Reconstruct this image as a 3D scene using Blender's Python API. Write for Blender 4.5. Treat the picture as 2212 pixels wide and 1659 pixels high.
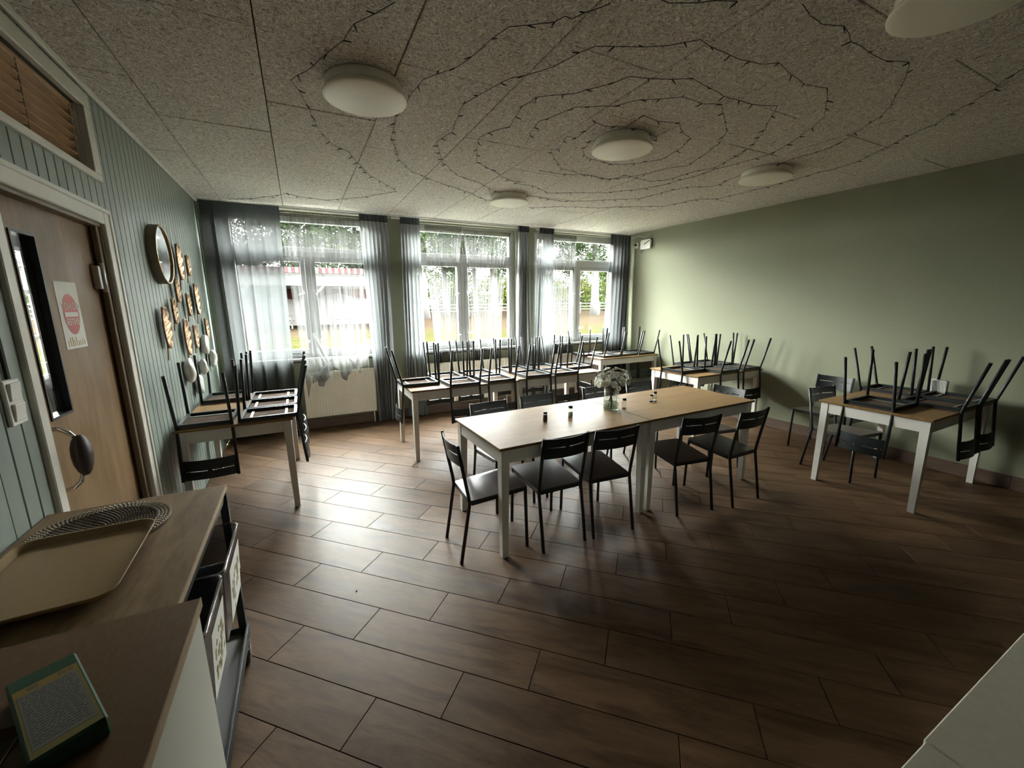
import bpy, bmesh, math, random
from mathutils import Vector, Matrix
R_ = random.Random(7)
PI = math.pi
sc = bpy.context.scene
for o in list(bpy.data.objects): bpy.data.objects.remove(o)
COL = sc.collection

# ---------------------------------------------------------------- camera
CAM = Vector((0.8944, 0.0, 1.6))
RV = Vector((0.89104644, -0.45383906, -0.0081448))
UV = Vector((0.09541255, 0.16972557, 0.9808617))
FV = Vector((0.44377097, 0.87477045, -0.19453531))
cd = bpy.data.cameras.new('camera'); cam = bpy.data.objects.new('camera', cd); COL.objects.link(cam)
cd.sensor_fit = 'HORIZONTAL'; cd.sensor_width = 36.0; cd.lens = 889.63 / 2212 * 36.0
cd.clip_start = 0.02; cd.clip_end = 400
M = Matrix.Identity(4)
for i in range(3):
    M[i][0] = RV[i]; M[i][1] = UV[i]; M[i][2] = -FV[i]; M[i][3] = CAM[i]
cam.matrix_world = M
sc.camera = cam

# ---------------------------------------------------------------- world: bright overcast sky
w = bpy.data.worlds.new('sky'); sc.world = w; w.use_nodes = True
nt = w.node_tree; nt.nodes.clear()
out = nt.nodes.new('ShaderNodeOutputWorld'); bg = nt.nodes.new('ShaderNodeBackground')
tc = nt.nodes.new('ShaderNodeTexCoord'); sx = nt.nodes.new('ShaderNodeSeparateXYZ'); cr = nt.nodes.new('ShaderNodeValToRGB')
nz = nt.nodes.new('ShaderNodeTexNoise'); nz.inputs['Scale'].default_value = 2.2; nz.inputs['Detail'].default_value = 5
mx = nt.nodes.new('ShaderNodeMixRGB'); mx.blend_type = 'MULTIPLY'; mx.inputs[0].default_value = 0.25
nt.links.new(tc.outputs['Generated'], sx.inputs[0]); nt.links.new(sx.outputs['Z'], cr.inputs[0])
nt.links.new(tc.outputs['Generated'], nz.inputs['Vector'])
cr.color_ramp.elements[0].position = 0.0; cr.color_ramp.elements[0].color = (0.50, 0.50, 0.465, 1)
cr.color_ramp.elements[1].position = 0.95; cr.color_ramp.elements[1].color = (1.32, 1.42, 1.38, 1)
nt.links.new(cr.outputs[0], mx.inputs[1]); nt.links.new(nz.outputs[0], mx.inputs[2])
nt.links.new(mx.outputs[0], bg.inputs[0]); nt.links.new(bg.outputs[0], out.inputs[0])
SKY = 50.0
bg.inputs[1].default_value = SKY
# hazy sun: very soft, high over the trees beyond the windows
sd = bpy.data.lights.new('hazy_sun', 'SUN'); so_ = bpy.data.objects.new('hazy_sun', sd); COL.objects.link(so_)
sd.energy = 14.0; sd.angle = math.radians(110); sd.color = (1.0, 0.97, 0.88)
so_.rotation_euler = Vector((0.35, 1.0, 0.95)).to_track_quat('Z', 'Y').to_euler()
# sky portals in the three window openings (they only steer sampling of the sky)
for pc in (1.04, 3.07, 5.10):
    ld = bpy.data.lights.new('window_portal', 'AREA'); lo = bpy.data.objects.new('window_portal', ld); COL.objects.link(lo)
    ld.shape = 'RECTANGLE'; ld.size = 1.72; ld.size_y = 1.73; ld.cycles.is_portal = True
    lo.location = (pc, 6.02, 1.795); lo.rotation_euler = (-PI / 2, 0, 0)
vs = sc.view_settings
sc.display_settings.display_device = 'sRGB'
vs.view_transform = 'Standard'; vs.look = 'None'; vs.gamma = 1.0; vs.use_curve_mapping = False
vs.exposure = 2.05

# ---------------------------------------------------------------- helpers
def link(o, parent=None):
    COL.objects.link(o)
    if parent is not None: o.parent = parent
    return o
def tag(o, label=None, cat=None, group=None, kind=None):
    if label: o['label'] = label
    if cat: o['category'] = cat
    if group: o['group'] = group
    if kind: o['kind'] = kind
    return o
def thing(name, label, cat, loc=(0, 0, 0), rz=0.0, group=None, rot=None):
    o = bpy.data.objects.new(name, None); o.empty_display_size = 0.1; link(o)
    o.location = loc; o.rotation_euler = rot if rot else (0, 0, rz)
    return tag(o, label, cat, group)
def struct(name, parent=None, loc=(0, 0, 0)):
    o = bpy.data.objects.new(name, None); link(o, parent); o.location = loc
    if parent is None: o['kind'] = 'structure'
    return o
def copy_tree(o, parent=None, loc=None, rot=None, label=None, group=None):
    c = o.copy(); COL.objects.link(c)
    if parent is not None: c.parent = parent
    for ch in list(o.children): copy_tree(ch, c)
    if loc is not None: c.location = loc
    if rot is not None: c.rotation_euler = rot
    if label: c['label'] = label
    if group: c['group'] = group
    return c

class MB:
    def __init__(s): s.bm = bmesh.new()
    def box(s, x0, x1, y0, y1, z0, z1, bev=0.0, mat=0, M=None):
        g = bmesh.ops.create_cube(s.bm, size=1)['verts']
        m = Matrix.Translation(((x0 + x1) / 2, (y0 + y1) / 2, (z0 + z1) / 2)) @ Matrix.Diagonal((x1 - x0, y1 - y0, z1 - z0, 1))
        bmesh.ops.transform(s.bm, matrix=m, verts=g)
        fs = set(f for v in g for f in v.link_faces)
        if bev > 0:
            es = list(set(e for v in g for e in v.link_edges))
            r = bmesh.ops.bevel(s.bm, geom=es, offset=bev, segments=1, affect='EDGES', profile=0.5)
            g = list(set(v for f in r['faces'] for v in f.verts)); 
            fs = set(f for v in g for f in v.link_faces)
        vs_ = list(set(v for f in fs for v in f.verts))
        if M is not None: bmesh.ops.transform(s.bm, matrix=M, verts=vs_)
        for f in fs: f.material_index = mat
        return s
    def tube(s, pts, r, n=8, caps=True, radii=None, mat=0, sq=False):
        pts = [Vector(p) for p in pts]; rings = []
        up = Vector((0, 0, 1))
        t0 = (pts[1] - pts[0]).normalized()
        if abs(t0.dot(up)) > 0.95: up = Vector((0, 1, 0)) if abs(t0.y) < 0.9 else Vector((1, 0, 0))
        for i, p in enumerate(pts):
            if i == 0: t = pts[1] - p
            elif i == len(pts) - 1: t = p - pts[-2]
            else: t = (pts[i + 1] - p).normalized() + (p - pts[i - 1]).normalized()
            t.normalize()
            a = t.cross(up)
            if a.length < 1e-4: a = t.cross(Vector((1, 0, 0)))
            a.normalize(); b = t.cross(a).normalized()
            rr = radii[i] if radii else r
            ring = []
            for k in range(n):
                th = 2 * PI * (k + 0.5) / n
                q = (rr / math.cos(PI / n)) if sq else rr
                ring.append(s.bm.verts.new(p + a * math.cos(th) * q + b * math.sin(th) * q))
            rings.append(ring)
        for i in range(len(rings) - 1):
            for k in range(n):
                f = s.bm.faces.new((rings[i][k], rings[i][(k + 1) % n], rings[i + 1][(k + 1) % n], rings[i + 1][k]))
                f.material_index = mat; f.smooth = not sq
        if caps:
            for rg in (rings[0][::-1], rings[-1]):
                f = s.bm.faces.new(rg); f.material_index = mat
        return s
    def lathe(s, prof, n=24, mat=0, M=None, smooth=True):
        rings = []; vs_ = []
        for (r, z) in prof:
            if r < 1e-6:
                v = s.bm.verts.new((0, 0, z)); rings.append([v]); vs_.append(v)
            else:
                rg = [s.bm.verts.new((r * math.cos(2 * PI * k / n), r * math.sin(2 * PI * k / n), z)) for k in range(n)]
                rings.append(rg); vs_ += rg
        for i in range(len(rings) - 1):
            a, b = rings[i], rings[i + 1]
            for k in range(n):
                k2 = (k + 1) % n
                if len(a) == 1 and len(b) == 1: continue
                if len(a) == 1: f = s.bm.faces.new((a[0], b[k2], b[k]))
                elif len(b) == 1: f = s.bm.faces.new((a[k], a[k2], b[0]))
                else: f = s.bm.faces.new((a[k], a[k2], b[k2], b[k]))
                f.smooth = smooth; f.material_index = mat
        if M is not None: bmesh.ops.transform(s.bm, matrix=M, verts=vs_)
        return s
    def prism(s, poly, z0, z1, mat=0, M=None):
        a = [s.bm.verts.new((p[0], p[1], z0)) for p in poly]; b = [s.bm.verts.new((p[0], p[1], z1)) for p in poly]
        fs = [s.bm.faces.new(a[::-1]), s.bm.faces.new(b)]
        n = len(poly)
        for k in range(n): fs.append(s.bm.faces.new((a[k], a[(k + 1) % n], b[(k + 1) % n], b[k])))
        for f in fs: f.material_index = mat
        if M is not None: bmesh.ops.transform(s.bm, matrix=M, verts=a + b)
        return s
    def grid(s, fn, nu, nv, mat=0, smooth=True, skip=None):
        vv = [[s.bm.verts.new(fn(i / nu, j / nv)) for j in range(nv + 1)] for i in range(nu + 1)]
        for i in range(nu):
            for j in range(nv):
                if skip and skip(i, j): continue
                f = s.bm.faces.new((vv[i][j], vv[i + 1][j], vv[i + 1][j + 1], vv[i][j + 1])); f.smooth = smooth; f.material_index = mat
        return vv
    def mesh(s, name):
        bmesh.ops.recalc_face_normals(s.bm, faces=s.bm.faces)
        me = bpy.data.meshes.new(name); s.bm.to_mesh(me); s.bm.free(); return me
    def build(s, name, mat, parent=None, loc=None, rot=None):
        me = s.mesh(name)
        for m in (mat if isinstance(mat, (list, tuple)) else [mat]): me.materials.append(m)
        o = bpy.data.objects.new(name, me); link(o, parent)
        if loc is not None: o.location = loc
        if rot is not None: o.rotation_euler = rot
        return o

# ---------------------------------------------------------------- materials
def mat(name, col, rough=0.6, metal=0.0, spec=0.5, emit=None, sub=None):
    m = bpy.data.materials.new(name); m.use_nodes = True
    b = m.node_tree.nodes['Principled BSDF']
    b.inputs['Base Color'].default_value = (*col, 1); b.inputs['Roughness'].default_value = rough
    b.inputs['Metallic'].default_value = metal; b.inputs['Specular IOR Level'].default_value = spec
    return m
def N(m, t, **kw):
    n = m.node_tree.nodes.new(t)
    for k, v in kw.items():
        if hasattr(n, k): setattr(n, k, v)
        else: n.inputs[k.replace('_', ' ')].default_value = v
    return n
def L(m, a, b): m.node_tree.links.new(a, b)
def bsdf(m): return m.node_tree.nodes['Principled BSDF']
def ramp(m, src, stops):
    r = N(m, 'ShaderNodeValToRGB'); els = r.color_ramp.elements
    while len(els) < len(stops): els.new(0.5)
    for e, (p, c) in zip(els, stops): e.position = p; e.color = (*c, 1)
    L(m, src, r.inputs[0]); return r
def coords(m, scale=(1, 1, 1), kind='Object', rot=(0, 0, 0)):
    t = N(m, 'ShaderNodeTexCoord'); mp = N(m, 'ShaderNodeMapping')
    mp.inputs['Scale'].default_value = scale; mp.inputs['Rotation'].default_value = rot
    L(m, t.outputs[kind], mp.inputs[0]); return mp
def bump(m, h, strength=0.3, dist=0.01):
    b = N(m, 'ShaderNodeBump'); b.inputs['Strength'].default_value = strength; b.inputs['Distance'].default_value = dist
    L(m, h, b.inputs['Height']); L(m, b.outputs[0], bsdf(m).inputs['Normal']); return b
def noisy(name, c1, c2, scale=8, rough=0.6, stretch=(1, 1, 1), detail=6, bmp=0.0, spec=0.5, metal=0.0, lo=0.3, hi=0.7, dist=0.003, kind='Object'):
    m = mat(name, c1, rough, metal, spec); mp = coords(m, stretch, kind)
    n = N(m, 'ShaderNodeTexNoise', Scale=scale, Detail=detail); L(m, mp.outputs[0], n.inputs['Vector'])
    r = ramp(m, n.outputs[0], [(lo, c1), (hi, c2)]); L(m, r.outputs[0], bsdf(m).inputs['Base Color'])
    if bmp: bump(m, n.outputs[0], bmp, dist)
    return m
def wood(name, c1, c2, c3, stretch=(1.2, 14, 14), rough=0.45, spec=0.5, rand=0.0, bmp=0.05, knots=True):
    m = mat(name, c1, rough, 0, spec); t = N(m, 'ShaderNodeTexCoord'); oi = N(m, 'ShaderNodeObjectInfo')
    ad = N(m, 'ShaderNodeVectorMath', operation='ADD'); sc_ = N(m, 'ShaderNodeVectorMath', operation='SCALE')
    cmb = N(m, 'ShaderNodeCombineXYZ'); L(m, oi.outputs['Random'], cmb.inputs[0]); L(m, oi.outputs['Random'], cmb.inputs[1])
    L(m, cmb.outputs[0], sc_.inputs[0]); sc_.inputs['Scale'].default_value = 40 * (1 if rand else 0)
    L(m, t.outputs['Object'], ad.inputs[0]); L(m, sc_.outputs[0], ad.inputs[1])
    mp = N(m, 'ShaderNodeMapping'); mp.inputs['Scale'].default_value = stretch; L(m, ad.outputs[0], mp.inputs[0])
    n1 = N(m, 'ShaderNodeTexNoise', Scale=1.6, Detail=8, Roughness=0.6, Distortion=0.8); L(m, mp.outputs[0], n1.inputs['Vector'])
    n2 = N(m, 'ShaderNodeTexNoise', Scale=9.0, Detail=4, Roughness=0.7); L(m, mp.outputs[0], n2.inputs['Vector'])
    r1 = ramp(m, n1.outputs[0], [(0.32, c3), (0.5, c1), (0.68, c2)])
    r2 = ramp(m, n2.outputs[0], [(0.3, (0.72, 0.72, 0.72)), (0.7, (1.08, 1.08, 1.08))])
    mu = N(m, 'ShaderNodeMixRGB', blend_type='MULTIPLY'); mu.inputs[0].default_value = 0.8
    L(m, r1.outputs[0], mu.inputs[1]); L(m, r2.outputs[0], mu.inputs[2])
    last = mu.outputs[0]
    if rand:
        hs = N(m, 'ShaderNodeHueSaturation'); mr = N(m, 'ShaderNodeMapRange'); mr.inputs['To Min'].default_value = 1 - rand; mr.inputs['To Max'].default_value = 1 + rand
        L(m, oi.outputs['Random'], mr.inputs[0]); L(m, mr.outputs[0], hs.inputs['Value']); L(m, last, hs.inputs['Color']); last = hs.outputs[0]
    L(m, last, bsdf(m).inputs['Base Color'])
    if bmp: bump(m, n2.outputs[0], bmp, 0.002)
    rr = N(m, 'ShaderNodeMapRange'); rr.inputs['To Min'].default_value = rough - 0.06; rr.inputs['To Max'].default_value = rough + 0.1
    L(m, n1.outputs[0], rr.inputs[0]); L(m, rr.outputs[0], bsdf(m).inputs['Roughness'])
    return m

MT = {}
MT['floor'] = wood('wood_look_tile', (0.0923, 0.0520, 0.0273), (0.1235, 0.0722, 0.0390), (0.0540, 0.0286, 0.0143), stretch=(1.3, 7, 7), rough=0.46, spec=0.15, rand=0.13, bmp=0.08)
MT['grout'] = mat('dark_grout', (0.035, 0.026, 0.02), 0.9)
MT['pine'] = wood('oiled_pine', (0.2296, 0.1345, 0.0558), (0.2755, 0.1673, 0.0754), (0.1837, 0.1017, 0.0394), stretch=(1.0, 9, 9), rough=0.40, bmp=0.03, rand=0.05, spec=0.11)
MT['white'] = noisy('white_paint', (0.6120, 0.5865, 0.5355), (0.6757, 0.6502, 0.5992), 5, 0.45)
MT['trim'] = noisy('white_trim_paint', (0.5760, 0.5640, 0.5040), (0.6480, 0.6360, 0.5760), 6, 0.4)
MT['winwhite'] = noisy('window_paint', (0.4768, 0.4909, 0.4909), (0.5330, 0.5399, 0.5399), 4, 0.4)
MT['green'] = noisy('sage_green_wall', (0.2241, 0.2327, 0.1557), (0.2379, 0.2465, 0.1660), 60, 0.75, bmp=0.12, detail=3, dist=0.002)
MT['panel'] = noisy('grey_green_panel_paint', (0.2079, 0.2462, 0.2169), (0.2281, 0.2683, 0.2392), 12, 0.38, stretch=(1, 1, 0.2), bmp=0.03)
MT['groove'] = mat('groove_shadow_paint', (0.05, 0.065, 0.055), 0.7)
MT['black'] = noisy('black_powder_coat', (0.010, 0.014, 0.015), (0.014, 0.019, 0.020), 30, 0.42, spec=0.4)
MT['seat'] = noisy('dark_seat_laminate', (0.050, 0.038, 0.034), (0.065, 0.05, 0.044), 12, 0.30, stretch=(1, 6, 1), spec=0.6)
MT['under'] = noisy('raw_seat_underside', (0.075, 0.052, 0.038), (0.10, 0.07, 0.05), 15, 0.9, spec=0.03)
MT['dark'] = mat('dark_low_bounce_wall', (0.10, 0.095, 0.08), 0.8)  # unseen rear wall, coloured dark to cut bounce onto the foreground floor
MT['steel'] = mat('bright_steel', (0.5, 0.5, 0.5), 0.42, 1.0)
MT['chrome'] = mat('chrome', (0.75, 0.75, 0.75), 0.12, 1.0)
MT['darkmetal'] = mat('dark_metal', (0.03, 0.03, 0.035), 0.4, 0.6)
MT['lamp'] = noisy('frosted_lamp_shade', (0.8854, 0.8300, 0.7194), (0.9000, 0.8854, 0.7747), 6, 0.35)
MT['radiator'] = noisy('radiator_enamel', (0.8064, 0.7728, 0.6720), (0.8904, 0.8568, 0.7560), 4, 0.4)
MT['plug'] = mat('white_plastic', (0.72, 0.71, 0.68), 0.35)
MT['blackplastic'] = mat('black_plastic', (0.012, 0.012, 0.012), 0.4)
MT['skirt'] = wood('skirting_tile', (0.13, 0.085, 0.06), (0.16, 0.105, 0.075), (0.095, 0.06, 0.045), stretch=(2, 2, 9), rough=0.45, bmp=0.03)
MT['door'] = wood('brown_door_veneer', (0.2059, 0.1264, 0.0622), (0.2537, 0.1599, 0.0814), (0.1580, 0.0939, 0.0431), stretch=(3, 5, 0.8), rough=0.42, bmp=0.02, spec=0.22)
MT['doorframe'] = mat('brown_jamb', (0.17, 0.125, 0.08), 0.5)
MT['copper'] = noisy('copper_gilding', (0.46, 0.29, 0.17), (0.58, 0.40, 0.25), 25, 0.45, metal=0.45, bmp=0.1)
MT['stone'] = noisy('glazed_white_stone', (0.55, 0.56, 0.52), (0.68, 0.68, 0.64), 9, 0.3, bmp=0.2, dist=0.01)
MT['mirrorframe'] = noisy('dark_bronze_rim', (0.15, 0.13, 0.095), (0.19, 0.165, 0.12), 20, 0.55)
MT['gold'] = mat('gold_edge', (0.65, 0.48, 0.25), 0.3, 1.0)
MT['mirror'] = mat('mirror_glass', (0.92, 0.92, 0.92), 0.03, 1.0)
MT['slat'] = wood('brown_blind_slat', (0.5100, 0.3145, 0.1615), (0.6120, 0.3910, 0.2040), (0.3740, 0.2210, 0.1105), stretch=(5, 1, 5), rough=0.5)
MT['cord'] = mat('ladder_cord', (0.35, 0.26, 0.17), 0.8)
MT['cable'] = mat('dark_cable', (0.012, 0.014, 0.011), 0.5)
MT['bulb'] = mat('clear_bulb_tip', (0.75, 0.72, 0.62), 0.2)
MT['ply'] = wood('plywood_top', (0.2082, 0.1360, 0.0680), (0.2550, 0.1742, 0.0935), (0.1530, 0.0952, 0.0467), stretch=(7, 1.5, 5), rough=0.5, bmp=0.05, spec=0.22)
MT['plyedge'] = noisy('plywood_edge', (0.40, 0.29, 0.18), (0.28, 0.19, 0.11), 30, 0.6, stretch=(1, 1, 12))
MT['tray'] = noisy('brown_tray_plastic', (0.2596, 0.1713, 0.0774), (0.2873, 0.1933, 0.0940), 60, 0.38, bmp=0.03, spec=0.22)
MT['cabtop'] = noisy('cabinet_laminate', (0.1380, 0.0792, 0.0384), (0.1680, 0.0996, 0.0504), 40, 0.5, stretch=(3, 1, 1), spec=0.22)
MT['cabwhite'] = mat('cabinet_white', (0.5040, 0.5040, 0.4480), 0.5)
MT['shelfgrey'] = mat('grey_shelf', (0.16, 0.155, 0.155), 0.5)
MT['greenbox'] = mat('dark_green_card', (0.012, 0.07, 0.03), 0.45)
MT['yellow'] = mat('ochre_print', (0.33, 0.20, 0.03), 0.5)
MT['olive'] = mat('olive_print', (0.22, 0.19, 0.05), 0.5)
MT['paper'] = noisy('paper', (0.66, 0.65, 0.60), (0.70, 0.69, 0.65), 10, 0.7)
MT['red'] = mat('pinkish_red_print', (0.52, 0.17, 0.16), 0.7)
MT['ink'] = mat('grey_ink', (0.12, 0.12, 0.11), 0.8)
MT['counter'] = noisy('pale_counter_laminate', (0.7757, 0.7470, 0.6175), (0.8332, 0.8044, 0.6750), 50, 0.45)
MT['petal'] = None
MT['eye'] = mat('green_flower_eye', (0.10, 0.10, 0.02), 0.8)
MT['leafg'] = noisy('bouquet_leaf', (0.0125, 0.0250, 0.0100), (0.0200, 0.0375, 0.0150), 20, 0.5)
MT['salt'] = mat('salt', (0.68, 0.67, 0.64), 0.8)
MT['pepper'] = noisy('ground_pepper', (0.06, 0.04, 0.03), (0.12, 0.09, 0.07), 300, 0.8)
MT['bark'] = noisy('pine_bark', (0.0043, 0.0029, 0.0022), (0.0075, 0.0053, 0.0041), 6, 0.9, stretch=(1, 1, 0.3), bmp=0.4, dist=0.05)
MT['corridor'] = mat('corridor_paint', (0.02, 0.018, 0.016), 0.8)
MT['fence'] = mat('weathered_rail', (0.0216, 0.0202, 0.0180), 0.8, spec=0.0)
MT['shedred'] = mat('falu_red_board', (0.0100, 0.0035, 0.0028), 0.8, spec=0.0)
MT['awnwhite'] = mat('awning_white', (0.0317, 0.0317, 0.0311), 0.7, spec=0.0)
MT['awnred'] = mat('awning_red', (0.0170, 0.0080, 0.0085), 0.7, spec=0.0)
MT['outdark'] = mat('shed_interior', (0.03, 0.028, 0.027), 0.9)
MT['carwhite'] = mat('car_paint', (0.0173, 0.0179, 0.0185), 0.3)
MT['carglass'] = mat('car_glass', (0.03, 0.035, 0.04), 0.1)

def clear(name, tint=(0.95, 0.97, 0.96), gloss=0.12, rough=0.02):
    m = bpy.data.materials.new(name); m.use_nodes = True; t = m.node_tree; t.nodes.clear()
    o = t.nodes.new('ShaderNodeOutputMaterial'); a = t.nodes.new('ShaderNodeBsdfTransparent'); g = t.nodes.new('ShaderNodeBsdfGlossy')
    mix = t.nodes.new('ShaderNodeMixShader'); fr = t.nodes.new('ShaderNodeLayerWeight'); fr.inputs[0].default_value = 0.35
    mr = t.nodes.new('ShaderNodeMapRange'); mr.inputs['To Min'].default_value = gloss * 0.35; mr.inputs['To Max'].default_value = min(1, gloss * 5)
    a.inputs[0].default_value = (*tint, 1); g.inputs['Roughness'].default_value = rough
    t.links.new(fr.outputs['Facing'], mr.inputs[0]); t.links.new(mr.outputs[0], mix.inputs[0])
    t.links.new(a.outputs[0], mix.inputs[1]); t.links.new(g.outputs[0], mix.inputs[2]); t.links.new(mix.outputs[0], o.inputs[0]); return m
MT['pane'] = clear('window_glass', (0.97, 0.98, 0.98), 0.06)
MT['glass'] = clear('jar_glass', (0.90, 0.93, 0.91), 0.07)
MT['water'] = clear('vase_water', (0.80, 0.84, 0.72), 0.05)
MT['tub'] = clear('clear_tub_plastic', (0.55, 0.56, 0.58), 0.16, 0.12)
def cloth(name, col, transp, transl, scale=420, streak=0.1, tint=(1, 1, 1), vert=False):
    m = bpy.data.materials.new(name); m.use_nodes = True; t = m.node_tree; t.nodes.clear()
    o = t.nodes.new('ShaderNodeOutputMaterial'); tr = t.nodes.new('ShaderNodeBsdfTransparent'); tl = t.nodes.new('ShaderNodeBsdfTranslucent'); df = t.nodes.new('ShaderNodeBsdfDiffuse')
    tr.inputs[0].default_value = (*tint, 1)
    m1 = t.nodes.new('ShaderNodeMixShader'); m2 = t.nodes.new('ShaderNodeMixShader')
    tcd = t.nodes.new('ShaderNodeTexCoord'); mp = t.nodes.new('ShaderNodeMapping'); mp.inputs['Scale'].default_value = (60, 60, 0.8 if vert else 4)
    nn = t.nodes.new('ShaderNodeTexNoise'); nn.inputs['Scale'].default_value = 1.5; nn.inputs['Detail'].default_value = 5
    mp2 = t.nodes.new('ShaderNodeMapping'); mp2.inputs['Scale'].default_value = (14, 14, 0.6) if vert else (6, 6, 160); n2 = t.nodes.new('ShaderNodeTexNoise'); n2.inputs['Scale'].default_value = 1.2
    t.links.new(tcd.outputs['Object'], mp.inputs[0]); t.links.new(mp.outputs[0], nn.inputs['Vector'])
    t.links.new(tcd.outputs['Object'], mp2.inputs[0]); t.links.new(mp2.outputs[0], n2.inputs['Vector'])
    av = t.nodes.new('ShaderNodeMath'); av.operation = 'ADD'; t.links.new(nn.outputs[0], av.inputs[0]); t.links.new(n2.outputs[0], av.inputs[1])
    mr = t.nodes.new('ShaderNodeMapRange'); mr.inputs['From Min'].default_value = 0.7; mr.inputs['From Max'].default_value = 1.3
    mr.inputs['To Min'].default_value = 1 - min(1, transp + streak); mr.inputs['To Max'].default_value = 1 - max(0, transp - streak)
    t.links.new(av.outputs[0], mr.inputs[0])
    tl.inputs[0].default_value = (*col, 1); df.inputs[0].default_value = (*col, 1); m1.inputs[0].default_value = transl
    t.links.new(df.outputs[0], m1.inputs[1]); t.links.new(tl.outputs[0], m1.inputs[2])
    t.links.new(mr.outputs[0], m2.inputs[0]); t.links.new(tr.outputs[0], m2.inputs[1]); t.links.new(m1.outputs[0], m2.inputs[2]); t.links.new(m2.outputs[0], o.inputs[0]); return m
MT['petal'] = mat('white_petals', (0.90, 0.90, 0.83), 0.7, spec=0.2)
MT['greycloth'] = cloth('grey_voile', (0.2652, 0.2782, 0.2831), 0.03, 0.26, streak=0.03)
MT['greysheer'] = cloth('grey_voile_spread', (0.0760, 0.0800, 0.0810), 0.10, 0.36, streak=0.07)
MT['greyband'] = cloth('grey_heading', (0.0600, 0.0672, 0.0720), 0.02, 0.3, streak=0.02)
MT['sheer'] = cloth('white_net', (0.1025, 0.1025, 0.1008), 0.62, 0.62, streak=0.30, vert=True)
MT['sheerhem'] = cloth('white_net_gathered_brightened', (0.2520, 0.2520, 0.2453), 0.42, 0.35, streak=0.25, vert=True)  # denser gathered net, its colour lightened to offset the shade below the sill
MT['sheerband'] = cloth('cream_net_heading', (0.1092, 0.1019, 0.0801), 0.30, 0.6, streak=0.1)
def leafy(name, c1, c2):
    m = noisy(name, c1, c2, 1.5, 0.9, spec=0.0); return m
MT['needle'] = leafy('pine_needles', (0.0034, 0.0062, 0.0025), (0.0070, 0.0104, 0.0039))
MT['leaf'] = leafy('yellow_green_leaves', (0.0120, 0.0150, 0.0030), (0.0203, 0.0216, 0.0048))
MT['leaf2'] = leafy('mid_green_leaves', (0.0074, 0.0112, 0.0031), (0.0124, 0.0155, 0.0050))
# woodwool ceiling boards: fibres as layered thin ridges
m = mat('woodwool_board', (0.3, 0.27, 0.23), 0.9, spec=0.2); MT['ceil'] = m
t = N(m, 'ShaderNodeTexCoord'); oi = N(m, 'ShaderNodeObjectInfo')
addv = N(m, 'ShaderNodeVectorMath', operation='ADD'); rnd = N(m, 'ShaderNodeVectorMath', operation='SCALE'); rnd.inputs['Scale'].default_value = 30
L(m, oi.outputs['Random'], rnd.inputs[0]) if False else None
L(m, t.outputs['Object'], addv.inputs[0]); L(m, oi.outputs['Location'], addv.inputs[1])
acc = None
for k, (ang, sc_) in enumerate([(0.2, 1.0), (0.75, 1.1), (1.35, 0.95), (1.9, 1.05), (2.4, 0.9), (2.9, 1.1)]):
    mp = N(m, 'ShaderNodeMapping'); mp.inputs['Rotation'].default_value = (0, 0, ang); mp.inputs['Scale'].default_value = (38 * sc_, 200 * sc_, 1); mp.inputs['Location'].default_value = (k * 13.7, k * 7.1, 0)
    wn = N(m, 'ShaderNodeTexNoise', Scale=16.0, Detail=2); L(m, addv.outputs[0], wn.inputs['Vector'])
    wsc = N(m, 'ShaderNodeVectorMath', operation='SCALE'); wsc.inputs['Scale'].default_value = 0.075; L(m, wn.outputs['Color'], wsc.inputs[0])
    wa = N(m, 'ShaderNodeVectorMath', operation='ADD'); L(m, addv.outputs[0], wa.inputs[0]); L(m, wsc.outputs[0], wa.inputs[1])
    mr0 = N(m, 'ShaderNodeMapping'); mr0.inputs['Rotation'].default_value = (0, 0, ang); mp.inputs['Rotation'].default_value = (0, 0, 0); L(m, wa.outputs[0], mr0.inputs[0]); L(m, mr0.outputs[0], mp.inputs[0])
    n = N(m, 'ShaderNodeTexNoise', Scale=1.0, Detail=1.5, Roughness=0.5); L(m, mp.outputs[0], n.inputs['Vector'])
    if acc is None: acc = n.outputs[0]
    else:
        mxn = N(m, 'ShaderNodeMath', operation='MAXIMUM'); L(m, acc, mxn.inputs[0]); L(m, n.outputs[0], mxn.inputs[1]); acc = mxn.outputs[0]
r = ramp(m, acc, [(0.53, (0.30, 0.265, 0.23)), (0.62, (0.66, 0.62, 0.56)), (0.73, (0.95, 0.92, 0.87))])
L(m, r.outputs[0], bsdf(m).inputs['Base Color']); bump(m, acc, 0.8, 0.008)
# outdoor ground
m = mat('lawn_and_sand', (0.1, 0.1, 0.03), 0.95, spec=0.0); MT['ground'] = m
mp = coords(m, (1, 1, 1)); n1 = N(m, 'ShaderNodeTexNoise', Scale=0.22, Detail=6); L(m, mp.outputs[0], n1.inputs['Vector'])
n2 = N(m, 'ShaderNodeTexNoise', Scale=2.5, Detail=8, Roughness=0.7); L(m, mp.outputs[0], n2.inputs['Vector'])
sy = N(m, 'ShaderNodeSeparateXYZ'); L(m, mp.outputs[0], sy.inputs[0])
mr = N(m, 'ShaderNodeMapRange'); mr.inputs['From Min'].default_value = 17; mr.inputs['From Max'].default_value = 29; L(m, sy.outputs['Y'], mr.inputs[0])
ad = N(m, 'ShaderNodeMath', operation='ADD'); L(m, mr.outputs[0], ad.inputs[0]); L(m, n1.outputs[0], ad.inputs[1])
rg = ramp(m, n2.outputs[0], [(0.35, (0.0036, 0.0038, 0.0014)), (0.65, (0.0063, 0.0056, 0.0024))]); rb = ramp(m, n2.outputs[0], [(0.35, (0.0045, 0.0031, 0.0020)), (0.7, (0.0078, 0.0058, 0.0041))])
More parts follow.
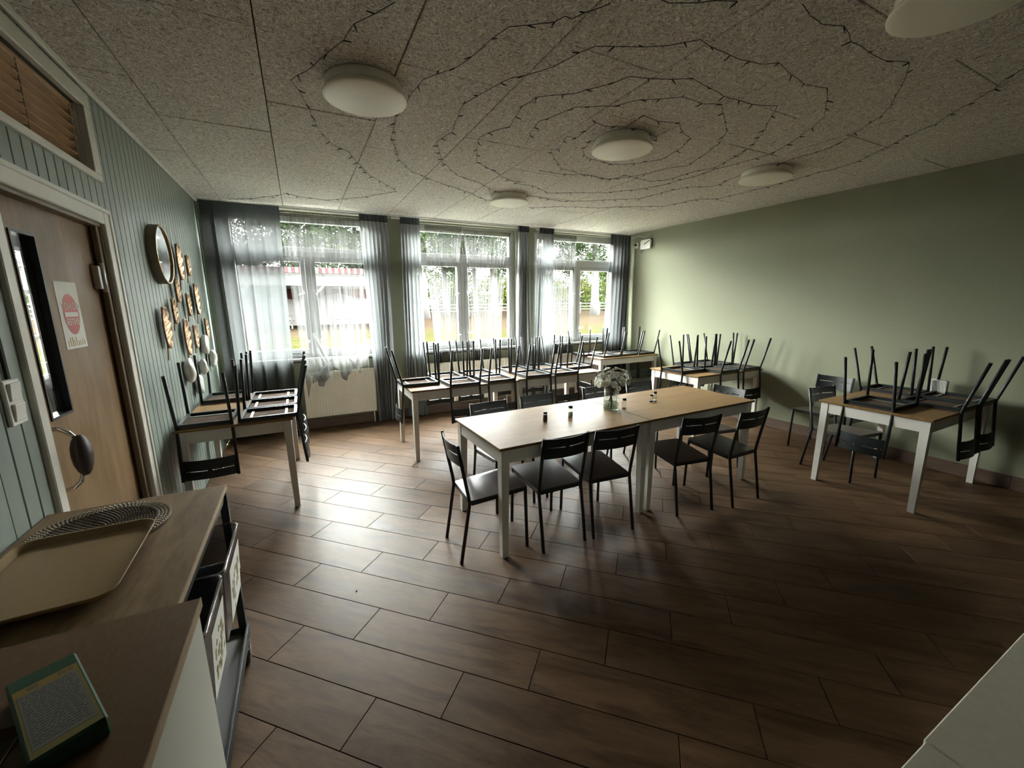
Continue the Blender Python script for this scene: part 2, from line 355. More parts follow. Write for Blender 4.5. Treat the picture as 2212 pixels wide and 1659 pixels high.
mr2 = N(m, 'ShaderNodeMapRange'); mr2.inputs['From Min'].default_value = 0.75; mr2.inputs['From Max'].default_value = 1.05; L(m, ad.outputs[0], mr2.inputs[0])
mg = N(m, 'ShaderNodeMixRGB'); L(m, mr2.outputs[0], mg.inputs[0]); L(m, rg.outputs[0], mg.inputs[1]); L(m, rb.outputs[0], mg.inputs[2]); L(m, mg.outputs[0], bsdf(m).inputs['Base Color'])

W, D, H = 6.165, 5.80, 2.733
YF = -2.6     # wall behind the camera
# ================================================================ floor: wood-look tiles laid at 45 degrees
def clip(poly, x0, x1, y0, y1):
    def cut(p, ins, inter):
        o = []
        for i in range(len(p)):
            a, b = p[i], p[(i + 1) % len(p)]
            if ins(a):
                o.append(a)
                if not ins(b): o.append(inter(a, b))
            elif ins(b): o.append(inter(a, b))
        return o
    def ix(v): return lambda a, b: (v, a[1] + (b[1] - a[1]) * (v - a[0]) / (b[0] - a[0]))
    def iy(v): return lambda a, b: (a[0] + (b[0] - a[0]) * (v - a[1]) / (b[1] - a[1]), v)
    for ins, it in ((lambda p: p[0] >= x0, ix(x0)), (lambda p: p[0] <= x1, ix(x1)), (lambda p: p[1] >= y0, iy(y0)), (lambda p: p[1] <= y1, iy(y1))):
        if not poly: return []
        poly = cut(poly, ins, it)
    return poly
floor = MB().box(0, W, YF, D, -0.12, -0.006).build('floor', MT['grout']); floor['kind'] = 'structure'
PW, PL, GAP = 0.2195, 0.883, 0.0018
full_mesh = None
def plank_mesh(pts):
    mb = MB(); bm = mb.bm; n = len(pts)
    c = Vector((sum(p[0] for p in pts) / n, sum(p[1] for p in pts) / n))
    top = []; low = []; bot = []
    for p in pts:
        d = Vector(p) - c; q = c + d * (1 - 0.004)
        low.append(bm.verts.new((p[0], p[1], -0.0006))); top.append(bm.verts.new((p[0] - math.copysign(min(abs(d.x), 0.0006), d.x), p[1] - math.copysign(min(abs(d.y), 0.0006), d.y), 0))); bot.append(bm.verts.new((p[0], p[1], -0.007)))
    bm.faces.new(top)
    for k in range(n):
        k2 = (k + 1) % n
        bm.faces.new((low[k], low[k2], top[k2], top[k])); bm.faces.new((bot[k], bot[k2], low[k2], low[k]))
    me = mb.mesh('plank'); me.materials.append(MT['floor']); return me
su = math.sqrt(0.5); rest = []
cu = [(-PL / 2 + GAP, -PW / 2 + GAP), (PL / 2 - GAP, -PW / 2 + GAP), (PL / 2 - GAP, PW / 2 - GAP), (-PL / 2 + GAP, PW / 2 - GAP)]
full_mesh = plank_mesh(cu)
ang = math.radians(-45)
for k in range(-24, 40):
    v = 2.245 + PW * (k + 0.5)
    for j in range(-12, 12):
        u = -1.235 + (PL / 3) * (k % 3) + PL * (j + 0.5) + PL * ((k - k % 3) // 3)
        cx, cy = (u + v) * su, (v - u) * su
        # u axis = (s,-s), v axis = (s,s)
        world = [((cx + a * su + b * su), (cy - a * su + b * su)) for a, b in cu]
        if max(p[0] for p in world) < 0.01 or min(p[0] for p in world) > W - 0.01 or max(p[1] for p in world) < YF + 0.01 or min(p[1] for p in world) > D - 0.01: continue
        cl = clip(world, 0.003, W - 0.003, YF, D - 0.003)
        if len(cl) < 3: continue
        ar = abs(sum(cl[i][0] * cl[(i + 1) % len(cl)][1] - cl[(i + 1) % len(cl)][0] * cl[i][1] for i in range(len(cl)))) / 2
        if ar < 0.0015: continue
        if max(p[1] for p in cl) < 0.15: rest.append((cl, cx, cy)); continue
        if ar > 0.999 * (PL - 2 * GAP) * (PW - 2 * GAP): me = full_mesh
        else:
            loc = [((p[0] - cx) * su - (p[1] - cy) * su, (p[0] - cx) * su + (p[1] - cy) * su) for p in cl]
            me = plank_mesh(loc)
        o = bpy.data.objects.new('floor_tile', me); link(o, floor); o.location = (cx, cy, 0); o.rotation_euler = (0, 0, ang)
mb = MB()
for cl, cx, cy in rest: mb.prism(cl, -0.006, 0.0)
o = mb.build('floor_tiles', MT['floor'], floor); o['kind'] = 'stuff'

# ================================================================ ceiling: woodwool boards 600 x 1200, staggered
ceil = MB().box(-0.1, W + 0.1, YF, D + 0.05, H + 0.022, H + 0.12).build('ceiling', MT['grout']); ceil['kind'] = 'structure'
X0 = 0.241; cache = {}
for c in range(-1, 11):
    xa, xb = X0 + 0.6 * c, X0 + 0.6 * (c + 1)
    base = 2.235 if c % 2 == 0 else 1.755
    for j in range(-5, 5):
        ya, yb = base + 1.2 * j, base + 1.2 * (j + 1)
        a, b = max(xa, 0.0), min(xb, W); p, q = max(ya, YF), min(yb, D)
        if b - a < 0.02 or q - p < 0.02: continue
        dz = R_.uniform(-0.0015, 0.0015)
        key = (round(b - a, 3), round(q - p, 3))
        if key not in cache:
            hx, hy = key[0] / 2 - 0.0024, key[1] / 2 - 0.0024
            t_ = MB().box(-hx, hx, -hy, hy, 0, 0.024, bev=0.003).mesh('ceiling_tile'); t_.materials.append(MT['ceil']); cache[key] = t_
        o = bpy.data.objects.new('ceiling_tile', cache[key]); link(o, ceil); o.location = ((a + b) / 2, (p + q) / 2, H + dz)

# ================================================================ walls
WINS = (1.04, 3.07, 5.10); WH = 0.86; WZ0, WZ1 = 0.93, 2.665
mb = MB(); ys, ye = D, D + 0.32
mb.box(-0.2, W + 0.2, ys, ye, 0, WZ0); mb.box(-0.2, W + 0.2, ys, ye, WZ1, H + 0.05)
xs = [-0.2] + [v for pc in WINS for v in (pc - WH, pc + WH)] + [W + 0.2]
for i in range(0, len(xs), 2): mb.box(xs[i], xs[i + 1], ys, ye, WZ0, WZ1)
o = mb.build('wall_back', MT['green']); o['kind'] = 'structure'
o = MB().box(W, W + 0.2, YF, D, 0, H + 0.03).build('wall_right', MT['green']); o['kind'] = 'structure'
o = MB().box(-0.2, W + 0.2, YF - 0.2, YF, 0, H + 0.03).build('wall_front', MT['dark']); o['kind'] = 'structure'
# left wall with openings for the door and the fanlight above it
DY0, DY1, DZ = 2.115, 3.045, 2.02
TY0, TY1, TZ0, TZ1 = 2.13, 3.055, 2.285, 2.60
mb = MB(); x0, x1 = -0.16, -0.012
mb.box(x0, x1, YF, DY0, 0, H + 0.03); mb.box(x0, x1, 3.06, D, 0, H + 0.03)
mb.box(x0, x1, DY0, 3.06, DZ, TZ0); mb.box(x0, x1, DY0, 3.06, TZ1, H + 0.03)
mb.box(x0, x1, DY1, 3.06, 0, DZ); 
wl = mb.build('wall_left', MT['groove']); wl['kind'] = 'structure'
BP = 0.0832; cache = {}
def board(y, z0, z1):
    key = round(z1 - z0, 3)
    if key not in cache:
        h = key / 2; w_ = BP / 2 - 0.0030
        me = MB().box(-0.012, 0.0, -w_, w_, -h, h, bev=0.0022).mesh('wall_board'); me.materials.append(MT['panel']); cache[key] = me
    o = bpy.data.objects.new('wall_board', cache[key]); link(o, wl); o.location = (0, y, (z0 + z1) / 2)
y = 2.327 + BP / 2 - BP * 6
k = 0
while y < D - 0.03:
    a, b = y - BP / 2, y + BP / 2
    if b < 2.08 or a > 3.125: board(y, 0.0, H)
    else: board(y, 2.085, 2.26); board(y, 2.665, H)
    y += BP
ystart = 2.327 - BP * 6
o = MB().box(-0.012, 0, YF, ystart, 0, H).build('wall_board', MT['panel'], wl)
o = MB().box(-0.012, 0.006, D - 0.03, D, 0, H - 0.02, bev=0.003).build('trim_1', MT['panel']); o['kind'] = 'structure'
o = MB().box(0.0, 0.018, YF, D, H - 0.03, H, bev=0.004).build('trim_2', MT['trim']); o['kind'] = 'structure'
o = MB().box(0.0, W, D - 0.02, D, H - 0.016, H, bev=0.003).build('trim_3', MT['trim']); o['kind'] = 'structure'
# skirting of brown tile, in lengths
def skirt(name, a, b, horiz):
    root = struct(name)
    n = max(1, round((b - a) / 0.6)); s = (b - a) / n
    for i in range(n):
        p, q = a + i * s + 0.0015, a + (i + 1) * s - 0.0015
        if horiz: MB().box(p, q, D - 0.012, D, 0, 0.118, bev=0.002).build('skirting_tile', MT['skirt'], root)
        else: MB().box(W - 0.012, W, p, q, 0, 0.118, bev=0.002).build('skirting_tile', MT['skirt'], root)
skirt('baseboard_back', 0.0, W - 0.012, True); skirt('baseboard_right', YF, D, False)

# ================================================================ windows
def handle_mesh():
    mb = MB(); mb.box(-0.012, 0.012, -0.008, 0.0, -0.03, 0.03, bev=0.003); mb.tube([(0, -0.006, 0), (0, -0.03, 0), (0.012, -0.036, 0.008), (0.07, -0.036, 0.03)], 0.006, 6)
    me = mb.mesh('handle'); me.materials.append(MT['steel']); return me
HM = handle_mesh()
for wi, pc in enumerate(WINS, 1):
    r = struct('window_%d' % wi, None, (pc, D, 0)); y0, y1 = 0.07, 0.15
    mb = MB()
    for (a, b, c, d) in ((-WH, -WH + 0.05, WZ0, WZ1), (WH - 0.05, WH, WZ0, WZ1), (-WH + 0.05, WH - 0.05, WZ0, WZ0 + 0.05), (-WH + 0.05, WH - 0.05, WZ1 - 0.05, WZ1)):
        mb.box(a, b, y0, y1 + 0.03, c, d, bev=0.004)
    mb.build('window_frame', MT['winwhite'], r)
    MB().box(-WH + 0.05, WH - 0.05, y0 - 0.006, y1, 2.165, 2.235, bev=0.005).build('transom', MT['winwhite'], r)
    MB().box(-0.03, 0.03, y0 - 0.004, y1, WZ0 + 0.05, 2.165, bev=0.005).build('mullion', MT['winwhite'], r)
    def sash(nm, a, b, c, d, wd):
        s = MB()
        for (e, f, g, h) in ((a, a + wd, c, d), (b - wd, b, c, d), (a + wd, b - wd, c, c + wd), (a + wd, b - wd, d - wd, d)):
            s.box(e, f, y0 - 0.012, y1 - 0.02, g, h, bev=0.004)
        so = s.build(nm, MT['winwhite'], r)
        MB().box(a + wd - 0.005, b - wd + 0.005, y0 + 0.02, y0 + 0.026, c + wd - 0.005, d - wd + 0.005).build('pane', MT['pane'], so)
        return so
    sash('top_sash', -WH + 0.052, WH - 0.052, 2.238, WZ1 - 0.052, 0.045)
    for s_ in (-1, 1):
        a, b = (-WH + 0.052, -0.032) if s_ < 0 else (0.032, WH - 0.052)
        so = sash('sash', a, b, WZ0 + 0.053, 2.162, 0.052)
        for z in (1.74, 1.14):
            ho = bpy.data.objects.new('handle', HM); link(ho, so); ho.location = (s_ * 0.058, y0 - 0.012, z)
            if s_ < 0: ho.rotation_euler = (0, PI, 0)
    MB().box(-WH - 0.03, WH + 0.03, -0.055, y0, WZ0 - 0.03, WZ0, bev=0.004).build('window_sill', MT['winwhite'], r)
    MB().box(-WH - 0.02, WH + 0.02, -0.03, -0.002, WZ0 - 0.052, WZ0 - 0.03).build('sill_rail', MT['darkmetal'], r)

# ================================================================ door and fanlight in the left wall
d = struct('door_1')
MB().box(-0.085, -0.045, DY0 + 0.012, DY1 - 0.012, 0.005, 1.14).box(-0.085, -0.045, DY0 + 0.012, DY1 - 0.012, 1.888, DZ - 0.012)\
    .box(-0.085, -0.045, DY0 + 0.012, 2.286, 1.14, 1.888).box(-0.085, -0.045, 2.465, DY1 - 0.012, 1.14, 1.888).build('door_leaf', MT['door'], d)
mb = MB()
for (a, b, c, e) in ((2.286, 2.296, 1.14, 1.888), (2.455, 2.465, 1.14, 1.888), (2.296, 2.455, 1.14, 1.15), (2.296, 2.455, 1.878, 1.888)): mb.box(-0.09, -0.040, a, b, c, e)
mb.build('glass_bead', MT['blackplastic'], d)
MB().box(-0.068, -0.062, 2.296, 2.455, 1.15, 1.878).build('pane', MT['pane'], d)
# casing and jamb
mb = MB(); mb.box(-0.012, 0.018, 3.05, 3.135, 0, 2.10, bev=0.004); mb.box(-0.012, 0.018, 2.07, 2.125, 0, 2.10, bev=0.004); mb.box(-0.012, 0.018, 2.125, 3.05, 2.025, 2.10, bev=0.004)
mb.box(-0.004, 0.024, 3.115, 3.14, 0, 2.105, bev=0.003); mb.box(-0.004, 0.024, 2.065, 3.14, 2.085, 2.108, bev=0.003)
mb.build('casing', MT['trim'], d)
mb = MB(); mb.box(-0.15, -0.002, DY1 - 0.01, DY1 + 0.012, 0, DZ, bev=0.002); mb.box(-0.15, -0.002, DY0 - 0.01, DY0 + 0.01, 0, DZ, bev=0.002); mb.box(-0.15, -0.002, DY0, DY1, DZ - 0.012, DZ + 0.006, bev=0.002)
mb.box(-0.035, -0.01, 3.005, 3.036, 0, DZ - 0.01, bev=0.003); mb.build('jamb', MT['doorframe'], d)
hz = MB(); hz.tube([(-0.012, 2.985, 1.67), (-0.012, 2.985, 1.82)], 0.011, 10); hz.box(-0.045, -0.014, 2.945, 2.992, 1.685, 1.805, bev=0.003); hz.build('hinge', MT['steel'], d)
# handle: chrome bow with an oval brown grip
hd = MB()
hd.tube([(-0.045, 2.21, 1.118), (-0.025, 2.21, 1.124), (0.0, 2.21, 1.122), (0.025, 2.21, 1.105), (0.048, 2.21, 1.075)], 0.0085, 10)
hd.tube([(-0.045, 2.21, 0.870), (-0.02, 2.21, 0.866), (0.008, 2.21, 0.872), (0.033, 2.21, 0.895), (0.048, 2.21, 0.94)], 0.0085, 10)
for z in (1.118, 0.870):
    hd.box(-0.045, -0.041, 2.196, 2.224, z - 0.035, z + 0.035, bev=0.0015)
    for dz_ in (-0.027, 0.027): hd.lathe([(0.005, 0), (0.004, 0.003), (0, 0.004)], 8, M=Matrix.Translation((-0.041, 2.21, z + dz_)) @ Matrix.Rotation(PI / 2, 4, 'Y'))
for z in (1.118, 0.870): hd.lathe([(0, 0), (0.026, 0), (0.024, 0.008), (0.012, 0.012), (0, 0.012)], 16, M=Matrix.Translation((-0.045, 2.21, z)) @ Matrix.Rotation(PI / 2, 4, 'Y'))
ho = hd.build('door_handle', MT['chrome'], d)
g = MB(); g.lathe([(0, -0.085), (0.014, -0.083), (0.027, -0.065), (0.037, -0.035), (0.041, 0.0), (0.039, 0.035), (0.030, 0.064), (0.015, 0.083), (0, 0.085)], 20, M=Matrix.Translation((0.053, 2.21, 1.005)) @ Matrix.Diagonal((0.8, 1, 1, 1)))
g.build('grip', mat('dark_brown_grip', (0.035, 0.026, 0.024), 0.45), ho)
# notice taped on the door: the reverse of a DO NOT ENTER sheet shows through
sg = MB().box(-0.0448, -0.0438, 2.537, 2.742, 1.407, 1.708).build('paper_notice', MT['paper'])
tag(sg, 'white paper notice with faded mirrored DO NOT ENTER roundel taped on brown door', 'notice')
disc = MB()
disc.prism([(0.074 * math.cos(2 * PI * k / 40), 0.092 * math.sin(2 * PI * k / 40)) for k in range(40)], 0, 0.0006, M=Matrix.Translation((-0.0438, 2.642, 1.562)) @ Matrix.Rotation(PI / 2, 4, 'Y') @ Matrix.Rotation(PI / 2, 4, 'Z'))
disc.build('red_roundel', MT['red'], sg)
MB().box(-0.0432, -0.0426, 2.580, 2.704, 1.551, 1.572).build('white_bar', MT['paper'], sg)
def text(body, size, loc, rot, m, parent, name, mirror=False, ext=0.0004):
    cu_ = bpy.data.curves.new(name, 'FONT'); cu_.body = body; cu_.size = size; cu_.align_x = 'CENTER'; cu_.align_y = 'CENTER'; cu_.extrude = ext
    tmp = bpy.data.objects.new(name, cu_); COL.objects.link(tmp); dg = bpy.context.evaluated_depsgraph_get(); dg.update()
    me = bpy.data.meshes.new_from_object(tmp.evaluated_get(dg)); bpy.data.objects.remove(tmp)
    o = bpy.data.objects.new(name, me); link(o, parent); o.data.materials.clear(); o.data.materials.append(m); o.location = loc; o.rotation_euler = rot
    if mirror: o.scale = (-1, 1, 1)
    return o
text('DO NOT', 0.042, (-0.0430, 2.642, 1.597), (PI / 2, 0, PI / 2), MT['paper'], sg, 'lettering', True)
text('ENTER', 0.042, (-0.0430, 2.642, 1.527), (PI / 2, 0, PI / 2), MT['paper'], sg, 'lettering', True)
# little drawing of pale figures below the roundel
mb = MB()
for i in range(9): mb.box(-0.0438, -0.0434, 2.56 + i * 0.019, 2.565 + i * 0.019 + R_.uniform(0, .006), 1.418, 1.435 + R_.uniform(0, 0.028))
mb.build('figures', MT['yellow'], sg)
# fanlight with brown venetian blind
f = struct('window_4')
mb = MB(); mb.box(-0.012, 0.02, 2.06, 3.135, 2.60, 2.675, bev=0.004); mb.box(-0.012, 0.02, 2.06, 3.135, 2.25, 2.285, bev=0.004); mb.box(-0.012, 0.02, 3.05, 3.135, 2.285, 2.60, bev=0.003); mb.box(-0.012, 0.02, 2.06, 2.13, 2.285, 2.60, bev=0.003)
mb.build('window_frame', MT['trim'], f)
mb = MB(); mb.box(-0.15, -0.012, 3.045, 3.06, 2.285, 2.60); mb.box(-0.15, -0.012, 2.115, 2.13, 2.285, 2.60); mb.build('reveal', MT['trim'], f)
MB().box(-0.14, -0.134, 2.13, 3.045, 2.285, 2.60).build('pane', MT['pane'], f)
vb = thing('venetian_blind', 'brown slatted blind in the small window above the door', 'blind', (-0.045, 2.59, 0))
MB().box(-0.02, 0.02, -0.45, 0.45, 2.575, 2.60, bev=0.003).build('head_rail', MT['slat'], vb)
sl = MB().box(-0.026, 0.026, -0.445, 0.445, -0.0012, 0.0012, bev=0.0006).mesh('slat'); sl.materials.append(MT['slat'])
for i in range(7):
    o = bpy.data.objects.new('slat', sl); link(o, vb); o.location = (0, 0, 2.552 - i * 0.042); o.rotation_euler = (0, math.radians(-24), math.radians(R_.uniform(-.4, .4)))
for yy in (-0.30, -0.02, 0.42):
    mb = MB(); mb.tube([(0.02, yy, 2.58), (0.022, yy, 2.29)], 0.0022, 6); mb.tube([(-0.02, yy, 2.58), (-0.022, yy, 2.29)], 0.0022, 6)
    for i in range(7): mb.box(-0.022, 0.022, yy - 0.005, yy + 0.005, 2.540 - i * 0.042, 2.542 - i * 0.042)
    mb.build('ladder_cord', MT['cord'], vb)
# corridor beyond the door: dark shell with a bright window seen through the glass strip
cw = MB(); cw.box(-2.1, -0.5, 7.42, 7.6, 0, 2.9); cw.box(-2.1, -2.0, -1, 6.05, 0, 2.9); cw.box(-2.1, -2.0, 6.05, 7.42, 0, 0.7); cw.box(-2.1, -2.0, 6.05, 7.42, 2.3, 2.9)
cw.box(-2.1, -0.16, -1.2, -1, 0, 2.9); cw.box(-2.1, -0.2, -1.2, 7.6, 2.9, 3.0); cw.box(-2.1, -0.16, -1.2, 7.6, -0.1, 0); cw.box(-0.36, -0.2, 5.8, 7.42, 0, 2.9)
o = cw.build('wall_corridor', MT['corridor']); o['kind'] = 'structure'
cw5 = struct('window_5'); mb = MB()
for z in (0.7, 1.2, 1.75, 2.25): mb.box(-2.06, -2.02, 6.05, 7.42, z, z + 0.045)
mb.box(-2.06, -2.02, 6.05, 6.1, 0.7, 2.3); mb.box(-2.06, -2.02, 7.37, 7.42, 0.7, 2.3); mb.build('window_frame', MT['winwhite'], cw5)

# ================================================================ outdoors (rising ground, trees, shed, fence)
def gz(y): return -0.15 + 0.0175 * max(0, y - 6)
mb = MB(); mb.grid(lambda u, v: (-90 + 200 * u, 6.12 + 120 * v, gz(6.12 + 120 * v)), 8, 12, smooth=False)
mb.box(-90, 110, -60, 6.12, -0.4, -0.15)
o = mb.build('ground', MT['ground']); o['kind'] = 'structure'

# ================================================================ tables
def make_table(label, cx, cy, lx, ly, rz=0.0, T=0.74):
    t = thing('dining_table', label, 'table', (cx, cy, 0), rz, 'dining tables with pine tops and white legs')
    hx, hy = lx / 2, ly / 2
    MB().box(-hx, hx, -hy, hy, T - 0.018, T, bev=0.003).build('tabletop', MT['pine'], t)
    a = 0.02; h = T - 0.018; th = 0.018; L_ = 0.052
    for s_ in (-1, 1):
        MB().box(-hx + a + L_, hx - a - L_, s_ * (hy - a - th / 2) - th / 2, s_ * (hy - a - th / 2) + th / 2, h - 0.09, h).build('apron', MT['white'], t)
        MB().box(s_ * (hx - a - th / 2) - th / 2, s_ * (hx - a - th / 2) + th / 2, -hy + a + L_, hy - a - L_, h - 0.09, h).build('apron', MT['white'], t)
    for sx_ in (-1, 1):
        for sy_ in (-1, 1):
            mb = MB(); bm = mb.bm; ox, oy = sx_ * (hx - a + 0.004), sy_ * (hy - a + 0.004)
            rings = []
            for z, s2 in ((0.0, 0.040), (h - 0.10, 0.054), (h, 0.054)):
                q = [(ox, oy), (ox - sx_ * s2, oy), (ox - sx_ * s2, oy - sy_ * s2), (ox, oy - sy_ * s2)]
                rings.append([bm.verts.new((p[0], p[1], z)) for p in q])
            for i in range(2):
                for k in range(4): bm.faces.new((rings[i][k], rings[i][(k + 1) % 4], rings[i + 1][(k + 1) % 4], rings[i + 1][k]))
            bm.faces.new(rings[0]); bm.faces.new(rings[-1])
            mb.build('leg', MT['white'], t)
    return t
make_table('pine-topped table against the panelled left wall, five upturned chairs on it', 0.40, 4.115, 0.745, 1.22)
bpy.data.objects['dining_table'].rotation_euler = (0, 0, 0)
make_table('left table of the row in front of the windows, beside the grey curtains', 2.415, 4.39, 1.215, 0.76)
make_table('right table of the row in front of the windows, its bare corner catching light', 3.635, 4.445, 1.205, 0.76)
make_table('farthest pine-topped table, in the corner under the right-hand window', 5.53, 5.30, 1.20, 0.70)
make_table('table by the green wall behind the flowers, stacked with upturned chairs', 5.53, 3.57, 1.20, 0.75)
make_table('near right table by the green wall in the dark, four upturned chairs on it', 5.49, 1.545, 1.20, 0.75)
make_table('left half of the long central table, sunlit, with two shakers', 2.50, 2.512, 1.25, 0.765, math.radians(1.3))
make_table('right half of the long central table, darker pine, with a pair of shakers', 3.755, 2.541, 1.25, 0.765, math.radians(1.0))

# ================================================================ chairs
TH = math.atan(0.03 / 0.38)
def make_chair(label):
    c = thing('dining_chair', label, 'chair', (0, 0, 0), 0, 'black metal dining chairs')
    zs = lambda y: 0.405 + 0.03 * y / 0.38
    mb = MB(); outl = []
    def corner(cx_, cy_, r, a0):
        for k in range(4):
            a_ = a0 + PI / 2 * k / 3; outl.append((cx_ + r * math.cos(a_), cy_ + r * math.sin(a_)))
    corner(0.155, 0.365, 0.022, 0); corner(-0.155, 0.365, 0.022, PI / 2); corner(-0.148, 0.012, 0.014, PI); corner(0.148, 0.012, 0.014, 1.5 * PI)
    S_ = Matrix(((1, 0, 0, 0), (0, 1, 0, 0), (0, 0.03 / 0.38, 1, 0), (0, 0, 0, 1)))
    mb.prism(outl, 0.395, 0.405, M=S_); bmesh.ops.recalc_face_normals(mb.bm, faces=mb.bm.faces)
    for fc in mb.bm.faces:
        if fc.normal.z < -0.5: fc.material_index = 1
    mb.build('seat', [MT['seat'], MT['under']], c)
    mb = MB(); zf = 0.384
    P = [(-0.152, 0.008), (0.152, 0.008), (0.158, 0.366), (-0.158, 0.366)]
    for k in range(4):
        a_, b_ = P[k], P[(k + 1) % 4]
        mb.tube([(a_[0], a_[1], zs(a_[1]) - 0.0220), (b_[0], b_[1], zs(b_[1]) - 0.0220)], 0.0112, 4, sq=True)
    mb.build('seat_frame', MT['black'], c)
    for yy in (0.075, 0.31):
        MB().box(-0.15, 0.15, yy - 0.008, yy + 0.008, zs(yy) - 0.0155, zs(yy) - 0.0115).build('crossbar', MT['steel'], c)
    for s_ in (-1, 1):
        MB().tube([(s_ * 0.170, 0.385, 0), (s_ * 0.166, 0.374, zs(0.37) - 0.012)], 0.0108, 8).build('leg', MT['black'], c)
    for s_ in (-1, 1):
        MB().tube([(s_ * 0.163, -0.070, 0), (s_ * 0.163, -0.014, 0.34), (s_ * 0.163, -0.006, 0.39), (s_ * 0.163, -0.014, 0.45), (s_ * 0.166, -0.072, 0.775)], 0.0110, 8).build('leg', MT['black'], c)
    # backrest: curved plate with two slots
    mb = MB(); nu = 24
    zz = [0.632, 0.645, 0.690, 0.705, 0.712, 0.735, 0.762, 0.771]
    def fn(u, v):
        j = round(v * (len(zz) - 1)); z = zz[j]; x = -0.170 + 0.340 * u
        yb = -0.014 - 0.058 * (z - 0.45) / 0.325
        sag = 0.030 * (1 - (x / 0.17) ** 2)
        return (x, yb - sag + 0.011 if abs(x) < 0.158 else yb + 0.011, z - (0.004 * (1 - (x / .17) ** 2) if j >= 6 else 0))
    mb.grid(fn, nu, len(zz) - 1, skip=lambda i, j: j == 3 and (2 <= i <= 10 or 13 <= i <= 21))
    bm = mb.bm
    bmesh.ops.recalc_face_normals(bm, faces=bm.faces)
    bmesh.ops.solidify(bm, geom=list(bm.faces), thickness=0.007)
    for fc in bm.faces: fc.smooth = False
    mb.build('backrest', MT['black'], c)
    return c
chair0 = None
def chair(jx, jy, face, label, up=True, T=0.74, dev=0.0, group=None):
    """jx, jy: middle of the seat's rear edge; face: compass of the front; up=False: standing on its seat on a table"""
    global chair0
    rz = {'+Y': 0, '+X': -PI / 2, '-Y': PI, '-X': PI / 2}[face] + math.radians(dev)
    if up: loc, rot = (jx, jy, 0.0005), (0, 0, rz)
    else:
        off = Matrix.Rotation(rz, 3, 'Z') @ Vector((0, 0.0318, 0))
        loc, rot = (jx - off.x, jy - off.y, T + 0.4045), (-TH, PI, rz)
    if chair0 is None:
        chair0 = make_chair(label); c = chair0; c.location = loc; c.rotation_euler = rot; c['label'] = label
    else: c = copy_tree(chair0, None, loc, rot, label)
    c['group'] = group or ('upturned chairs stacked on the tables' if not up else 'chairs standing on the floor')
    return c
# round the central table
chair(1.725, 2.365, '+X', 'chair at the left head of the central table, seat catching window light', dev=-2)
chair(2.325, 2.13, '+Y', 'chair on the near side of the central table, first from its left end', dev=-1)
chair(2.72, 2.10, '+Y', 'chair on the near side of the central table, second from its left end', dev=-5)
chair(3.47, 2.035, '+Y', 'chair on the near side of the central table, third from its left end', dev=-9)
chair(3.955, 1.96, '+Y', 'chair on the near side of the central table, farthest right of four', dev=1)
chair(2.26, 3.06, '-Y', 'chair on the window side of the central table, first from its left end', dev=3)
chair(2.76, 3.11, '-Y', 'chair on the window side of the central table, in front of the pepper shaker', dev=1)
chair(3.46, 3.13, '-Y', 'chair on the window side of the central table, just behind the vase', dev=0)
chair(4.02, 3.13, '-Y', 'chair on the window side of the central table, right of the flowers', dev=0)
chair(4.50, 2.545, '-X', 'chair at the right head of the central table, broad back facing the room', dev=0)
# loose chairs near the right table
chair(6.02, 2.36, '-X', 'upright chair with its back against the green wall', dev=2)
chair(5.33, 2.05, '-Y', 'upright chair pushed under the near right table from its window side', dev=-8)
# table on the left wall
chair(0.215, 3.535, '+Y', 'upturned chair hanging its back over the near end of the left table', False)
chair(0.80, 3.685, '-X', 'nearest of three upturned chairs along the room side of the left table', False)
chair(0.80, 4.045, '-X', 'middle of three upturned chairs along the room side of the left table', False)
chair(0.80, 4.405, '-X', 'farthest of three upturned chairs along the room side of the left table', False)
chair(0.225, 4.735, '-Y', 'upturned chair on the far end of the left table, by the wall stones', False)
# the row in front of the windows
chair(1.785, 4.39, '+X', 'upturned chair on the left end of the window-row tables, legs leaning left', False)
chair(2.375, 4.005, '+Y', 'upturned chair, near side of window row, first from the left', False)
chair(2.80, 4.005, '+Y', 'upturned chair, near side of window row, second from the left', False, dev=2)
chair(3.30, 4.06, '+Y', 'upturned chair, near side of window row, third from the left', False)
chair(3.69, 4.06, '+Y', 'upturned chair, near side of window row, fourth from the left', False)
chair(2.35, 4.79, '-Y', 'upturned chair, window side of window row, first from the left', False)
chair(2.76, 4.79, '-Y', 'upturned chair, window side of window row, second from the left', False)
chair(3.29, 4.83, '-Y', 'upturned chair, window side of window row, third from the left', False)
chair(3.70, 4.83, '-Y', 'upturned chair, window side of window row, fourth from the left', False)
chair(4.26, 4.50, '-X', 'upturned chair on the right end of the window-row tables', False)
# far corner table
chair(4.90, 5.49, '+X', 'upturned chair on the far corner table, at its left end by the net curtain', False)
chair(5.20, 5.01, '+Y', 'left one of three upturned chairs facing us on the far corner table', False)
chair(5.56, 5.02, '+Y', 'middle one of three upturned chairs facing us on the far corner table', False)
chair(5.93, 5.02, '+Y', 'right one of three upturned chairs on the far corner table, against the wall', False)
# table by the wall behind the flowers
chair(4.925, 3.575, '+X', 'upturned chair on the left end of the table behind the flowers', False)
chair(5.475, 3.20, '+Y', 'upturned chair, near side of the table behind the flowers, left one', False)
chair(5.90, 3.20, '+Y', 'upturned chair, near side of the table behind the flowers, against the wall', False)
chair(5.56, 3.97, '-Y', 'upturned chair, far side of the table behind the flowers, left one', False)
chair(5.915, 3.97, '-Y', 'upturned chair, far side of the table behind the flowers, against the wall', False)
